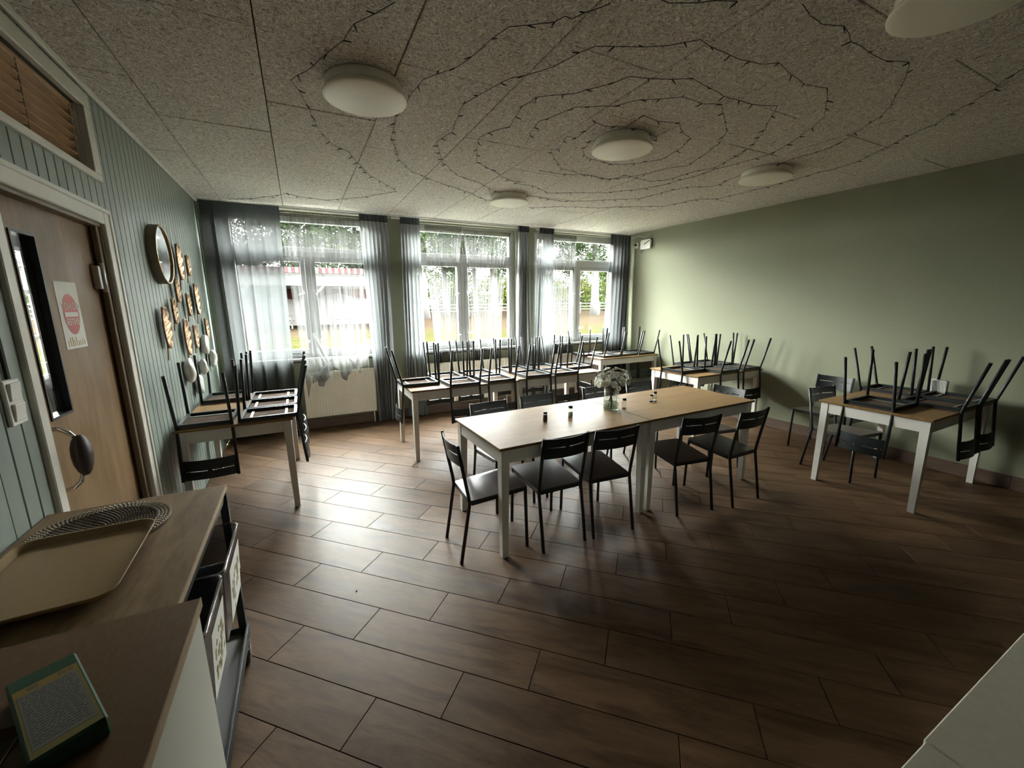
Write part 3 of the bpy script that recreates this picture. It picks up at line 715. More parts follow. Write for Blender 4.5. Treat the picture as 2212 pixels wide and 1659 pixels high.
# near right table
chair(4.925, 1.575, '+X', 'upturned chair on the left end of the near right table, back hanging towards us', False)
chair(5.50, 1.165, '+Y', 'upturned chair, near side of the near right table, left one', False)
chair(5.88, 1.165, '+Y', 'upturned chair, near side of the near right table, legs cut by photo edge', False)
chair(5.83, 1.945, '-Y', 'upturned chair at the far side of the near right table, next to the wall', False)

# ================================================================ radiators under the windows
def radiator(label, xa, xb, z0=0.165, z1=0.745):
    t = thing('radiator', label, 'radiator', ((xa + xb) / 2, D - 0.06, 0), group='panel radiators under the windows')
    hw = (xb - xa) / 2; mb = MB(); n = int((xb - xa) / 0.0335); pts = []
    for i in range(n):
        a = -hw + (xb - xa) * i / n; p = (xb - xa) / n
        pts += [(a, -0.034), (a + p * 0.14, -0.042), (a + p * 0.62, -0.042), (a + p * 0.76, -0.034)]
    pts.append((hw, -0.034)); bm = mb.bm
    prev = None
    for (x, y) in pts:
        c = [bm.verts.new((x, y + 0.006, z0)), bm.verts.new((x, y, z0 + 0.02)), bm.verts.new((x, y, z1 - 0.02)), bm.verts.new((x, y + 0.006, z1))]
        if prev:
            for k in range(3): bm.faces.new((prev[k], c[k], c[k + 1], prev[k + 1]))
        prev = c
    mb.box(-hw, hw, -0.030, 0.030, z0 + 0.004, z1 - 0.004)
    mb.build('front_panel', MT['radiator'], t)
    for q_ in (-hw - 0.001, hw + 0.001): MB().box(q_ - 0.003, q_ + 0.003, -0.046, 0.04, z0, z1 + 0.006, bev=0.002).build('side_cover', MT['radiator'], t)
    mb = MB(); k = int((xb - xa) / 0.04)
    for i in range(k): x = -hw + (i + 0.5) * (xb - xa) / k; mb.box(x - 0.013, x + 0.013, -0.042, 0.036, z1, z1 + 0.006)
    mb.box(-hw, hw, -0.046, -0.040, z1 - 0.004, z1 + 0.006); mb.build('top_grille', MT['radiator'], t)
    mb = MB()
    for x in (-hw + 0.1, hw - 0.1): mb.box(x - 0.015, x + 0.015, 0.028, 0.057, z0 + 0.05, z1 - 0.05)
    mb.tube([(hw - 0.03, 0, z0 + 0.02), (hw - 0.03, 0, 0.0)], 0.008, 8); mb.build('bracket', MT['radiator'], t)
    return t
radiator('cream radiator with the white net curtain bunched on it, left window', 0.86, 1.715)
radiator('cream radiator behind the window-row tables, middle window', 2.44, 3.74)
radiator('cream radiator behind the far corner table, right window', 4.48, 5.70)

# ================================================================ curtain rails and curtains
for i, pc in enumerate((1.04, 3.07, 5.10)):
    t = thing('curtain_rail', ['white curtain rail above the left window', 'white curtain rail above the middle window', 'white curtain rail above the right window'][i], 'rail', (pc, D - 0.048, 2.690), group='curtain rails')
    a, b = [(-1.00, 1.0), (-1.0, 1.03), (-0.86, 1.04)][i]
    MB().box(a, b, -0.009, 0.009, -0.010, 0.010, bev=0.003).build('rail', MT['trim'], t)
    for x in (-0.8, 0, 0.8): MB().box(x - 0.012, x + 0.012, 0.0, 0.047, 0.010, 0.016).build('bracket', MT['trim'], t)
def curtain(label, xt, xb, zt, zb, folds, depth, m='greycloth', y=None, seed=1, band=0.085, mid=None, group='grey curtains', name='curtain', hem=None, fine=2.0, gather=1.0):
    rr = random.Random(seed); y = (D - 0.10) if y is None else y
    t = thing(name, label, 'curtain', ((xt[0] + xt[1]) / 2, y, 0), group=group); cx = (xt[0] + xt[1]) / 2
    ph = [rr.uniform(0, 6.28) for _ in range(6)]; nu = folds * 10; nv = 26
    def fx(u, z):
        v = (zt - z) / (zt - zb)
        l = xt[0] + (xb[0] - xt[0]) * v; r = xt[1] + (xb[1] - xt[1]) * v
        if mid:
            w_ = 4 * v * (1 - v); l += mid[0] * w_; r += mid[1] * w_
        return l + (r - l) * u, v
    def off(u, v):
        a = depth * (0.45 + 0.55 * min(1, v * 3))
        wob = 0.10 * math.sin(2.2 * v * 3 + ph[0]) + 0.05 * math.sin(7 * v + ph[1])
        uu = u + 0.035 * math.sin(6.28 * u * 1.3 + ph[2]) * (0.3 + v) + wob * 0.25 / folds
        return a * math.sin(2 * PI * folds * uu + ph[3]) + a * 0.35 * math.sin(2 * PI * folds * fine * uu + ph[4] + 2 * v) 
    def cl(zA, zB, nv_, amp=1.0, dz=None):
        mb = MB()
        def fn(u, q):
            z = zA + (zB - zA) * q
            if hem is not None and q > 0: 
                zl = hem(u); z = zA + (zl - zA) * q
            x, v = fx(u, z); v = max(0, min(1, v))
            yy = off(u, v) * amp
            x += 0.25 * (xt[1] - xt[0]) / folds * math.cos(2 * PI * folds * u + ph[3]) * 0.5
            return (x - cx, yy, z)
        mb.grid(fn, nu, nv_); return mb
    if hem is None: cl(zt - band, zb, nv).build('fabric', MT[m], t)
    else:
        keep = hem; hem = None; cl(zt - band, 0.925, nv).build('fabric', MT[m], t); hem = keep
        cl(0.925, zb, 12).build('hem', MT['sheerhem'], t)
    hm = hem; hem = None
    cl(zt, zt - band, 2, 0.75).build('heading', MT['greyband' if 'sheer' not in m or m == 'greysheer' else 'sheerband'], t)
    if hm is None and zb < 0.3:
        pass
    return t
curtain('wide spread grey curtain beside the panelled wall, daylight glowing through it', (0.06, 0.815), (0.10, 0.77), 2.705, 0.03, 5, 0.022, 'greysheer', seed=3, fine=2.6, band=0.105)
curtain('grey curtain gathered at the right of the left window', (1.665, 2.015), (1.73, 1.97), 2.70, 0.02, 7, 0.030, seed=4)
curtain('grey curtain gathered at the left of the middle window', (2.165, 2.42), (2.13, 2.43), 2.70, 0.02, 6, 0.030, seed=5)
curtain('narrow grey curtain at the right of the middle window', (3.915, 4.10), (3.86, 4.13), 2.715, 0.02, 5, 0.030, seed=6)
curtain('grey curtain gathered at the left of the right window', (4.275, 4.54), (4.17, 4.52), 2.715, 0.02, 6, 0.030, seed=7)
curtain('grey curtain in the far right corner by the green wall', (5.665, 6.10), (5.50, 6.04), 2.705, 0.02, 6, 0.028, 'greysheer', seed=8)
def hem1(u):
    return 0.80 - 0.22 * math.exp(-((u - 0.20) / 0.13) ** 2) + 0.035 * math.sin(u * 17) - 0.16 * math.exp(-((u - 0.58) / 0.09) ** 2) - 0.5 * max(0, 0.08 - u) * 9
curtain('white net curtain over the left window, hem hitched up onto the radiator', (0.80, 1.69), (0.90, 1.66), 2.655, 0.62, 11, 0.017, 'sheer', y=D - 0.135, seed=11, band=0.06, group='white net curtains', hem=hem1)
# bunched folds of the hitched-up hem lying over the radiator
t = bpy.data.objects['curtain.006']
mb = MB()
for k, (p, q, wd) in enumerate((((1.02, 1.25), (1.17, 0.84), 0.06), ((1.17, 0.86), (1.03, 0.62), 0.15), ((1.40, 0.93), (1.55, 0.70), 0.04), ((1.66, 1.15), (1.50, 0.76), 0.12))):
    mb.grid(lambda u, v, p=p, q=q, wd=wd, k=k: (p[0] + (q[0] - p[0]) * v + (u - 0.5) * wd * (0.35 + 1.1 * math.sin(v * 2.6)) - 1.245, -0.014 - 0.012 * math.sin(u * 9 + k) + 0.006 * math.sin(v * 11), p[1] + (q[1] - p[1]) * v + 0.03 * math.sin(u * 3.14) * v), 12, 12)
mb.build('gathered_fold', MT['sheerhem'], t)
curtain('white net curtain, left half of the middle window', (2.50, 3.04), (2.62, 2.86), 2.625, 0.62, 12, 0.016, 'sheer', y=D - 0.065, seed=12, band=0.055, group='white net curtains', mid=(-0.02, -0.03))
curtain('white net curtain, right half of the middle window', (3.04, 3.80), (3.12, 3.62), 2.61, 0.62, 12, 0.016, 'sheer', y=D - 0.065, seed=13, band=0.055, group='white net curtains', mid=(0.04, -0.06))
curtain('white net curtain, left part of the right window', (4.53, 4.99), (4.44, 4.97), 2.64, 0.55, 12, 0.018, 'sheer', y=D - 0.065, seed=14, band=0.055, group='white net curtains')

# ================================================================ ceiling lamps
def lamp(label, x, y):
    t = thing('ceiling_lamp', label, 'lamp', (x, y, H), group='round frosted ceiling lamps')
    MB().lathe([(0.0, -0.001), (0.190, -0.001), (0.193, -0.005), (0.193, -0.040), (0.186, -0.044)], 48).build('base_ring', MT['lamp'], t)
    pr = [(0.186, -0.040), (0.203, -0.056), (0.211, -0.064), (0.2135, -0.069), (0.2125, -0.0735)]
    for k in range(1, 9): a = k / 8; pr.append((0.2125 * math.cos(a * PI / 2), -0.0735 - 0.015 * math.sin(a * PI / 2)))
    pr[-1] = (0, -0.0885)
    MB().lathe(pr, 56).build('shade', MT['lamp'], t)
    return t
for lb, x, y in (('round frosted ceiling lamp at the left, nearest the panelled wall', 1.315, 2.515), ('round frosted ceiling lamp in the middle of the fairy light rings', 3.065, 2.51), ('round frosted ceiling lamp nearest the middle window', 3.045, 4.275), ('round frosted ceiling lamp nearest the green wall', 4.72, 2.505), ('round frosted ceiling lamp cut off by the top right corner of the photo', 3.15, 0.80)):
    lamp(lb, x, y)

# ================================================================ fairy lights
STR = [[(1.33,1.82),(1.27,1.91),(1.21,2.02),(1.18,2.16),(1.12,2.29),(1.07,2.42),(0.97,2.62),(1.01,2.71),(1.06,2.94),(1.12,3.23),(1.23,3.47),(1.35,3.59),(1.43,3.79),(1.56,4.1),(1.77,4.36),(1.9,4.55),(1.61,4.97),(1.28,5.23),(1.06,5.23),(0.89,5.1),(0.75,5.32),(0.52,5.53),(0.35,5.64)],[(2.07,1.45),(2.05,1.49),(2.02,1.55),(1.99,1.6),(1.96,1.6),(1.94,1.65),(1.9,1.68),(1.85,1.71),(1.78,1.75),(1.75,1.86),(1.72,2.02),(1.68,2.15),(1.62,2.23),(1.57,2.31),(1.56,2.48),(1.54,2.84),(1.58,3.19),(1.65,3.35),(1.72,3.59),(1.88,3.83),(2.12,4.02),(2.37,4.16),(2.6,4.3),(2.87,4.5),(3.08,4.46)],[(2.74,1.13),(2.85,1.16),(2.94,1.16),(3.04,1.13),(3.19,1.17),(3.36,1.18),(3.52,1.18),(3.63,1.13),(3.81,1.21),(3.96,1.3),(4.12,1.39),(4.25,1.48),(4.32,1.58),(4.47,1.76),(4.58,1.93),(4.6,2.05),(4.57,2.2),(4.63,2.38),(4.69,2.6),(4.62,2.71),(4.7,2.96),(4.69,3.06),(4.48,3.16),(4.44,3.43),(4.39,3.72),(4.17,3.88),(3.96,4.04),(3.69,4.19),(3.35,4.15),(3.15,4.14)],[(2.22,1.36),(2.27,1.36),(2.37,1.31),(2.42,1.27),(2.51,1.24)],[(3.94,1.65),(3.72,1.53),(3.56,1.45),(3.39,1.47),(3.23,1.45),(3.07,1.42),(3.0,1.46),(2.88,1.48),(2.73,1.48),(2.58,1.46),(2.48,1.55),(2.38,1.61),(2.27,1.66),(2.19,1.7),(2.13,1.85),(2.08,1.99),(2.02,2.06),(1.97,2.11),(1.93,2.24),(1.89,2.35),(1.85,2.48),(1.89,2.71),(1.92,2.89),(1.88,3.09),(1.97,3.3),(2.05,3.49),(2.29,3.79),(2.54,3.91),(2.76,4.07),(3.11,4.3)],[(3.94,1.65),(4.05,1.78),(4.18,1.97),(4.29,2.17),(4.29,2.4),(4.25,2.63),(4.25,2.89),(4.22,3.19),(4.11,3.43),(3.86,3.7),(3.61,3.81),(3.34,3.94),(3.06,3.78),(2.88,3.78),(2.76,3.71)],[(3.52,1.69),(3.37,1.74),(3.13,1.75),(2.99,1.73),(2.82,1.7),(2.72,1.75),(2.61,1.8),(2.51,1.83),(2.43,1.98),(2.36,2.09),(2.19,2.22),(2.17,2.35),(2.23,2.64),(2.18,2.72),(2.12,2.88),(2.17,3.05),(2.3,3.37),(2.55,3.55),(2.77,3.72),(2.94,3.72)],[(3.52,1.69),(3.67,1.83),(3.85,1.99),(4.01,2.17),(4.1,2.35),(4.19,2.62),(4.13,2.79),(4.12,3.07),(3.99,3.17),(3.66,3.13),(3.58,3.32),(3.37,3.26),(3.14,3.33),(2.88,3.35)],[(2.46,2.82),(2.4,2.65),(2.36,2.49),(2.42,2.35),(2.46,2.22),(2.66,2.11),(2.74,1.99),(2.83,1.93),(2.93,1.86),(3.09,1.86),(3.2,1.82),(3.38,1.93),(3.59,2.07),(3.73,2.23),(3.84,2.42),(3.94,2.7),(3.85,2.8),(3.82,2.9),(3.72,3.14),(3.59,3.28),(3.35,3.27),(3.17,3.24),(3.02,3.21),(2.83,3.04),(2.7,2.88),(2.74,2.83),(2.66,2.61),(2.74,2.61),(2.7,2.34),(2.79,2.37),(2.92,2.31),(2.9,2.13),(3.04,2.15),(3.18,2.11),(3.32,2.2),(3.47,2.26),(3.56,2.42),(3.59,2.54),(3.62,2.67),(3.55,2.76),(3.49,2.86),(3.33,2.93),(3.22,2.92),(3.04,2.9),(2.92,2.78),(2.86,2.6),(2.93,2.57),(2.98,2.43),(2.99,2.34),(3.16,2.34),(3.22,2.34),(3.29,2.4)],[(4.22,0.9),(4.29,0.98),(4.41,1.05),(4.47,1.12),(4.58,1.25),(4.72,1.38),(4.76,1.46),(4.82,1.56),(4.99,1.78),(5.15,2.0),(5.18,2.17),(5.18,2.37),(5.22,2.55),(5.23,2.95),(5.21,3.34),(5.01,3.49),(4.94,3.9),(4.58,4.07),(4.26,4.29),(3.86,4.4),(3.5,4.64)]]
t = thing('fairy_lights', 'dark fairy light cable pinned in rings across the ceiling', 'string lights', (3.0, 2.5, H))
bm_ = MB().tube([(0, 0, 0), (0, 0.002, -0.012), (0, 0.006, -0.034)], 0.0042, 6, radii=[0.003, 0.0034, 0.0022]).mesh('bulb'); bm_.materials.append(MT['cable'])
pin = MB().lathe([(0, -0.002), (0.005, 0), (0.004, 0.006), (0, 0.007)], 8).mesh('tip'); pin.materials.append(MT['bulb'])
nb = 0; more = MB()
for s in STR:
    pts = []
    for i in range(len(s) - 1):
        a, b = Vector(s[i]), Vector(s[i + 1]); n = max(1, int((b - a).length / 0.06))
        for k in range(n):
            p = a.lerp(b, k / n); jt = 0.004
            pts.append((p.x - 3 + R_.uniform(-jt, jt), p.y - 2.5 + R_.uniform(-jt, jt), -0.008 - R_.uniform(0, 0.006)))
    pts.append((s[-1][0] - 3, s[-1][1] - 2.5, -0.006))
    MB().tube(pts, 0.0017, 5).build('cable', MT['cable'], t)
    acc = 0
    for i in range(1, len(pts)):
        acc += (Vector(pts[i]) - Vector(pts[i - 1])).length
        if acc > 0.105:
            acc = 0; nb += 1
            if nb > 298:
                a = R_.uniform(0, 6.28); p = Vector(pts[i]); more.tube([p, p + Vector((0.028 * math.cos(a), 0.028 * math.sin(a), -0.008))], 0.0028, 5); continue
            o = bpy.data.objects.new('bulb', bm_); link(o, t); o.location = pts[i]; o.rotation_euler = (R_.uniform(0.9, 1.5), 0, R_.uniform(0, 6.28))
            if nb % 4 == 0:
                o2 = bpy.data.objects.new('tip', pin); link(o2, o); o2.location = (0, 0.006, -0.036)

if nb > 298: o = more.build('bulbs', MT['cable'], t); o['kind'] = 'stuff'
print('bulbs', nb)
# ================================================================ left wall: mirror, leaves, stones, switch
mr_ = thing('wall_mirror', 'round mirror in a deep dark drum frame on the panelled wall', 'mirror', (0, 3.97, 1.963))
RY = Matrix.Rotation(PI / 2, 4, 'Y')
MB().lathe([(0.196, 0.0), (0.207, 0.0), (0.209, 0.004), (0.209, 0.052), (0.205, 0.055), (0.198, 0.055), (0.198, 0.045), (0.196, 0.0)], 56, M=RY).build('frame', MT['mirrorframe'], mr_)
MB().lathe([(0.204, 0.053), (0.207, 0.056), (0.203, 0.059), (0.198, 0.056), (0.200, 0.050)], 56, M=RY).build('gilt_edge', MT['gold'], mr_)
MB().lathe([(0, 0.046), (0.199, 0.046), (0.199, 0.040), (0, 0.040)], 56, M=RY, smooth=False).build('glass', MT['mirror'], mr_)
def leaf(label, y, zt, zb, zs_, w=0.6):
    h = zt - zb; t = thing('leaf_ornament', label, 'wall ornament', (0.002, y, zb), group='gilded leaf ornaments')
    hw = h * w / 2; mb = MB(); n = 14; m_ = 8; bm = mb.bm
    def width(v): return hw * ((4 * v * (1 - v)) ** 0.55 * (0.93 + 0.14 * v) if 0 < v < 1 else 0.02)
    def fn(u, v):
        wv = width(v) * (2 * u - 1); e = abs(2 * u - 1)
        return (0.014 + 0.018 * e ** 2 + 0.004 * math.cos(26 * (v * 1.0 - e * 0.35)), wv, h * v)
    mb.grid(fn, 12, 28)
    bmesh.ops.recalc_face_normals(bm, faces=bm.faces); bmesh.ops.solidify(bm, geom=list(bm.faces), thickness=0.003)
    for f_ in bm.faces: f_.smooth = True
    mb.build('leaf_blade', MT['copper'], t)
    mb = MB(); mb.tube([(0.008, 0, zs_ - zb), (0.014, 0, 0), (0.018, 0, h * 0.9)], 0.004, 6, radii=[0.005, 0.0055, 0.002]); mb.build('stem', MT['copper'], t)
    rim = []
    for k in range(40):
        a_ = k / 39
        v = a_ * 2 if a_ < .5 else (1 - a_) * 2; sg_ = -1 if a_ < .5 else 1
        rim.append((0.034, sg_ * width(max(0.001, min(0.999, v))), h * v))
    MB().tube(rim, 0.003, 5).build('rim', MT['copper'], t)
    for sg_ in (-1, 1):
        mb = MB()
        for k in range(1, 9):
            v0 = k / 10; v1 = min(0.98, v0 + 0.12)
            mb.tube([(0.017, 0, h * v0), (0.024, sg_ * width(v1) * 0.55, h * (v0 + 0.075)), (0.034, sg_ * width(v1) * 0.96, h * v1)], 0.0016, 4)
        mb.build('veins', MT['copper'], t)
    return t
for a in (('large gilded leaf ornament half hidden behind the mirror edge', 4.515, 2.107, 1.81, 1.724), ('small gilded leaf, highest at the right of the mirror', 4.82, 2.045, 1.861, 1.80),
          ('gilded leaf directly below the mirror', 4.285, 1.82, 1.621, 1.557), ('gilded leaf between the big lowest-left leaf and the mirror', 4.10, 1.652, 1.454, 1.401),
          ('small gilded leaf in the middle of the cluster', 4.61, 1.703, 1.503, 1.455), ('large gilded leaf at the right of the cluster, above the small lowest one', 4.98, 1.802, 1.511, 1.422),
          ('largest gilded leaf, leftmost of the cluster', 3.81, 1.589, 1.29, 1.204), ('large gilded leaf at the bottom centre of the cluster', 4.37, 1.486, 1.18, 1.111),
          ('small gilded leaf beside the topmost white stone', 4.69, 1.422, 1.209, 1.164), ('small gilded leaf farthest right, next to the curtain corner', 5.24, 1.467, 1.26, 1.202)): leaf(*a)
def stone(label, y, zt, zb, w, seed):
    t = thing('wall_stone', label, 'wall ornament', (0.0, y, (zt + zb) / 2), group='white stone ornaments'); h = (zt - zb) / 2; rr = random.Random(seed)
    mb = MB(); bmesh.ops.create_icosphere(mb.bm, subdivisions=4, radius=1)
    ph = [rr.uniform(0, 6) for _ in range(6)]
    for v in mb.bm.verts:
        c = v.co.copy(); k = 1 + 0.10 * math.sin(2.3 * c.x + ph[0]) * math.cos(2.6 * c.z + ph[1]) + 0.13 * math.sin(2.9 * c.z + 2.5 * c.y + ph[2]) - 0.10 * math.exp(-((c.z - 0.1) ** 2) * 9) * (1 if math.sin(ph[3]) > 0 else 0.4)
        q = Vector([math.copysign(abs(a) ** 0.85, a) for a in c])
        v.co = Vector((0.035 + q.x * 0.034 * k, q.y * w / 2 * k, q.z * h * (0.95 + 0.05 * k)))
        if v.co.x < 0.001: v.co.x = 0.001
    for f_ in mb.bm.faces: f_.smooth = True
    mb.build('body', MT['stone'], t)
    MB().tube([(0.001, 0, h * 0.6), (0.006, 0, h * 0.7)], 0.006, 6).build('fixing', MT['steel'], t)
for a in (('white stone ornament, topmost, beside the small leaves', 5.01, 1.312, 1.114, 0.15, 1), ('white stone ornament farthest right, behind a chair leg', 5.29, 1.138, 0.949, 0.13, 2), ('largest white stone ornament, left above the table', 4.25, 1.167, 0.961, 0.16, 3), ('small white stone ornament in the middle, between chair legs', 4.79, 1.099, 0.947, 0.10, 4), ('lowest white stone ornament, just above the tabletop chairs', 4.51, 0.988, 0.814, 0.13, 5)): stone(*a)
t = thing('light_switch', 'white double rocker light switch beside the brown door', 'switch', (0.0, 1.970, 1.283))
MB().box(0, 0.012, -0.045, 0.045, -0.077, 0.077, bev=0.003).build('plate', MT['plug'], t)
for z in (-0.034, 0.036): 
    M_ = Matrix.Translation((0.012, 0, z)) @ Matrix.Rotation(0.09, 4, 'Y'); MB().box(-0.004, 0.007, -0.030, 0.030, -0.030, 0.030, bev=0.002, M=M_).build('rocker', MT['plug'], t)
o = MB().tube([(0.006, 1.965, 1.362), (0.006, 1.963, 1.55), (0.006, 1.960, 1.9), (0.006, 1.95, 2.3)], 0.005, 6).build('wall_cable', MT['cable']); tag(o, 'dark cable running up the panelling from the light switch', 'cable')

# ================================================================ right wall: router, socket
t = thing('wall_router', 'white rounded box with a black diagonal aerial high on the green wall', 'router', (W, 5.355, 2.525))
def rrect(hx, hy, r, n=5):
    o_ = []
    for (cx_, cy_, a0) in ((hx - r, hy - r, 0), (-hx + r, hy - r, PI / 2), (-hx + r, -hy + r, PI), (hx - r, -hy + r, 1.5 * PI)):
        for k in range(n + 1): a = a0 + PI / 2 * k / n; o_.append((cx_ + r * math.cos(a), cy_ + r * math.sin(a)))
    return o_
MX = Matrix.Rotation(-PI / 2, 4, 'Y')
MB().prism(rrect(0.075, 0.108, 0.025), 0.03, 0.062, M=MX).build('housing', MT['plug'], t)
MB().box(-0.031, 0, -0.1, 0.1, -0.05, 0.085, bev=0.004).build('bracket', MT['blackplastic'], t)
MB().tube([(-0.066, 0.02, 0.0), (-0.068, -0.10, 0.052)], 0.005, 6).build('aerial', MT['blackplastic'], t)
MB().tube([(-0.05, 0.09, -0.06), (-0.05, 0.092, -0.135)], 0.003, 6).tube([(-0.05, 0.06, -0.07), (-0.05, 0.062, -0.13)], 0.003, 6).tube([(-0.02, 0.11, 0.02), (-0.01, 0.17, 0.01), (-0.012, 0.24, 0.0)], 0.003, 6).build('lead', MT['cable'], t)
o = MB().tube([(W - 0.006, 5.72, 2.66), (W - 0.006, 5.55, 2.685), (W - 0.006, 5.42, 2.64), (W - 0.02, 5.32, 2.68), (W - 0.02, 5.28, 2.61)], 0.005, 6).build('wall_cable', MT['plug']); tag(o, 'white cable looping from the corner to the wall router', 'cable')
t = thing('wall_socket', 'white wall socket with a black plug near the window corner', 'socket', (W, 5.615, 2.535))
MB().box(-0.014, 0, -0.045, 0.045, -0.045, 0.045, bev=0.004).build('plate', MT['plug'], t)
MB().lathe([(0, 0), (0.02, 0), (0.018, 0.03), (0, 0.032)], 16, M=Matrix.Translation((-0.014, 0, 0.01)) @ Matrix.Rotation(-PI / 2, 4, 'Y')).build('plug', MT['blackplastic'], t)

# ================================================================ things on the central table
T = 0.7402
t = thing('flower_vase', 'clear glass cylinder vase with a little water, holding white flowers', 'vase', (3.075, 2.53, T))
MB().lathe([(0, 0), (0.058, 0), (0.061, 0.004), (0.061, 0.185), (0.0585, 0.186), (0.0585, 0.012), (0, 0.010)], 36).build('glass', MT['glass'], t)
MB().lathe([(0, 0.0105), (0.0583, 0.0125), (0.0583, 0.062), (0, 0.062)], 36).build('water', MT['water'], t)
b_ = thing('flower_bouquet', 'round bunch of white daisies and chrysanthemums in the glass vase', 'flowers', (3.075, 2.53, T + 0.012))
def bloom(r, layers, npet):
    mb = MB(); bm = mb.bm
    for l in range(layers):
        rr = r * (1 - 0.22 * l); tilt = 0.12 + 0.32 * l
        for k in range(npet):
            a = 2 * PI * (k + 0.5 * l) / npet; ca, sa = math.cos(a), math.sin(a)
            def P(d, s, z): return bm.verts.new((ca * d - sa * s, sa * d + ca * s, z))
            w_ = rr * 2.4 / npet
            v = [P(rr * .12, -w_ * .3, .002 + l * .002), P(rr * .12, w_ * .3, .002 + l * .002), P(rr * .65, w_, rr * .65 * tilt + .003), P(rr, w_ * .45, rr * tilt * .9), P(rr, -w_ * .45, rr * tilt * .9), P(rr * .65, -w_, rr * .65 * tilt + .003)]
            bm.faces.new(v)
    for f_ in bm.faces: f_.material_index = 0
    n0 = len(bm.faces)
    mb.lathe([(0, -0.006), (r * .18, -0.004), (r * .25, 0.004), (r * .19, 0.008), (0, 0.009)], 10, mat=1)
    me = mb.mesh('flower'); me.materials.append(MT['petal']); me.materials.append(MT['eye']); return me
daisy, mum = bloom(0.0225, 2, 11), bloom(0.038, 4, 14)
mum2 = bloom(0.029, 4, 12)
rb = random.Random(5); top = []
n = 50
for k in range(n):
    th = 2.399963 * k; q = (k + 0.5) / n; phi = math.acos(1 - q * 1.28)
    d = Vector((math.sin(phi) * math.cos(th), math.sin(phi) * math.sin(th), math.cos(phi)))
    p = Vector((d.x * 0.132, d.y * 0.132, 0.232 + d.z * 0.082)) * rb.uniform(0.86, 1.08)
    big = (d.x < -0.55) or (d.x > 0.45 and d.z < 0.75)
    me = (mum if rb.random() < .6 else mum2) if big else (daisy if rb.random() < .75 else mum2)
    if big and k % 2 and d.z > 0: me = mum2
    o = bpy.data.objects.new('flower', me); link(o, b_); o.location = p
    nd = (d + Vector((rb.uniform(-.2, .2), rb.uniform(-.2, .2), 0.35))).normalized(); o.rotation_mode = 'QUATERNION'; o.rotation_quaternion = nd.to_track_quat('Z', 'Y')
    top.append(p)
for k in range(11):
    p = top[(k * 6 + 3) % n]; a = 0.57 * k
    MB().tube([(-p.x * 0.30, -p.y * 0.30, 0.004), (0.006 * math.cos(a), 0.006 * math.sin(a), 0.10), (p.x * 0.4, p.y * 0.4, 0.18), tuple(p * 0.97)], 0.0022, 5).build('stem', MT['leafg'], b_)
mb = MB(); bm = mb.bm
for k in range(700):
    th = rb.uniform(0, 6.28); z = rb.uniform(0.095, 0.275); rad = rb.uniform(0.2, 1) * (0.044 if z < 0.175 else min(0.118, 0.044 + (z - 0.175) * 2.2))
    p = Vector((rad * math.cos(th), rad * math.sin(th), z)); d = Vector((math.cos(th + rb.uniform(-1, 1)), math.sin(th + rb.uniform(-1, 1)), rb.uniform(-.4, .9))).normalized(); s_ = d.cross(Vector((0, 0, 1))).normalized()
    l = rb.uniform(.012, .032) * (0.6 if z < 0.18 else 1)
    vv = [bm.verts.new(p), bm.verts.new(p + d * l * .5 + s_ * l * .28), bm.verts.new(p + d * l), bm.verts.new(p + d * l * .5 - s_ * l * .28)]
    for q_ in vv:
        if q_.co.z < 0.176:
            h_ = math.hypot(q_.co.x, q_.co.y)
            if h_ > 0.055: q_.co.x *= 0.055 / h_; q_.co.y *= 0.055 / h_
    bm.faces.new(vv)
o = mb.build('foliage', MT['leafg'], b_); o['kind'] = 'stuff'
def shaker(label, x, y, h, r, fill, fh, tall):
    t = thing('shaker', label, 'shaker', (x, y, T), group='salt and pepper shakers')
    MB().lathe([(0, 0), (r * .95, 0), (r, 0.003), (r, h * .62), (r * .92, h * .70), (r * .72, h * .78), (r * .72, h * .86)], 18).build('glass', MT['glass'], t)
    MB().lathe([(0, 0.004), (r * .86, 0.004), (r * .88, h * fh), (0, h * fh + .002)], 18).build('contents', MT[fill], t)
    MB().lathe([(r * .78, h * .80), (r * .80, h * .98), (r * .74, h), (0, h + .001)], 18).build('cap', MT['darkmetal'], t)
    MB().lathe([(r * .82, h * .785), (r * .82, h * .81), (r * .70, h * .81)], 18).build('cap_ring', MT['steel'], t)
shaker('pepper shaker alone at the left of the central table, full', 2.425, 2.485, 0.074, 0.0185, 'pepper', 0.68, False)
shaker('salt shaker left of the vase, half full with a metal cap', 2.655, 2.495, 0.090, 0.0200, 'salt', 0.45, True)
shaker('shaker close behind the right side of the vase', 3.185, 2.495, 0.088, 0.0200, 'pepper', 0.10, True)
shaker('shorter shaker of the pair on the right half of the central table', 3.535, 2.545, 0.070, 0.0185, 'pepper', 0.22, False)
shaker('taller shaker of the pair on the right half of the central table', 3.585, 2.555, 0.090, 0.0195, 'salt', 0.15, True)
t = thing('napkin_box', 'small crinkled white box on the near right table, against the wall', 'box', (6.02, 1.53, 0.7402))
mb = MB(); mb.grid(lambda u, v: (-0.0 - 0.003 * math.sin(37 * u + 20 * v) * math.sin(29 * v + 3), -0.065 + 0.13 * u, 0.13 * v), 16, 16); mb.box(0.006, 0.06, -0.064, 0.064, 0, 0.129, bev=0.002); mb.build('box', MT['stone'], t)
MB().box(0.015, 0.05, -0.05, 0.05, 0.129, 0.135).build('lid', MT['paper'], t)
o = MB().lathe([(0, 0), (0.005, 0.001), (0.004, 0.005), (0, 0.006)], 8).build('crumb', MT['pepper'], None, (1.033, 2.245, 0.0)); tag(o, 'tiny dark crumb lying alone on the floor tiles', 'crumb')

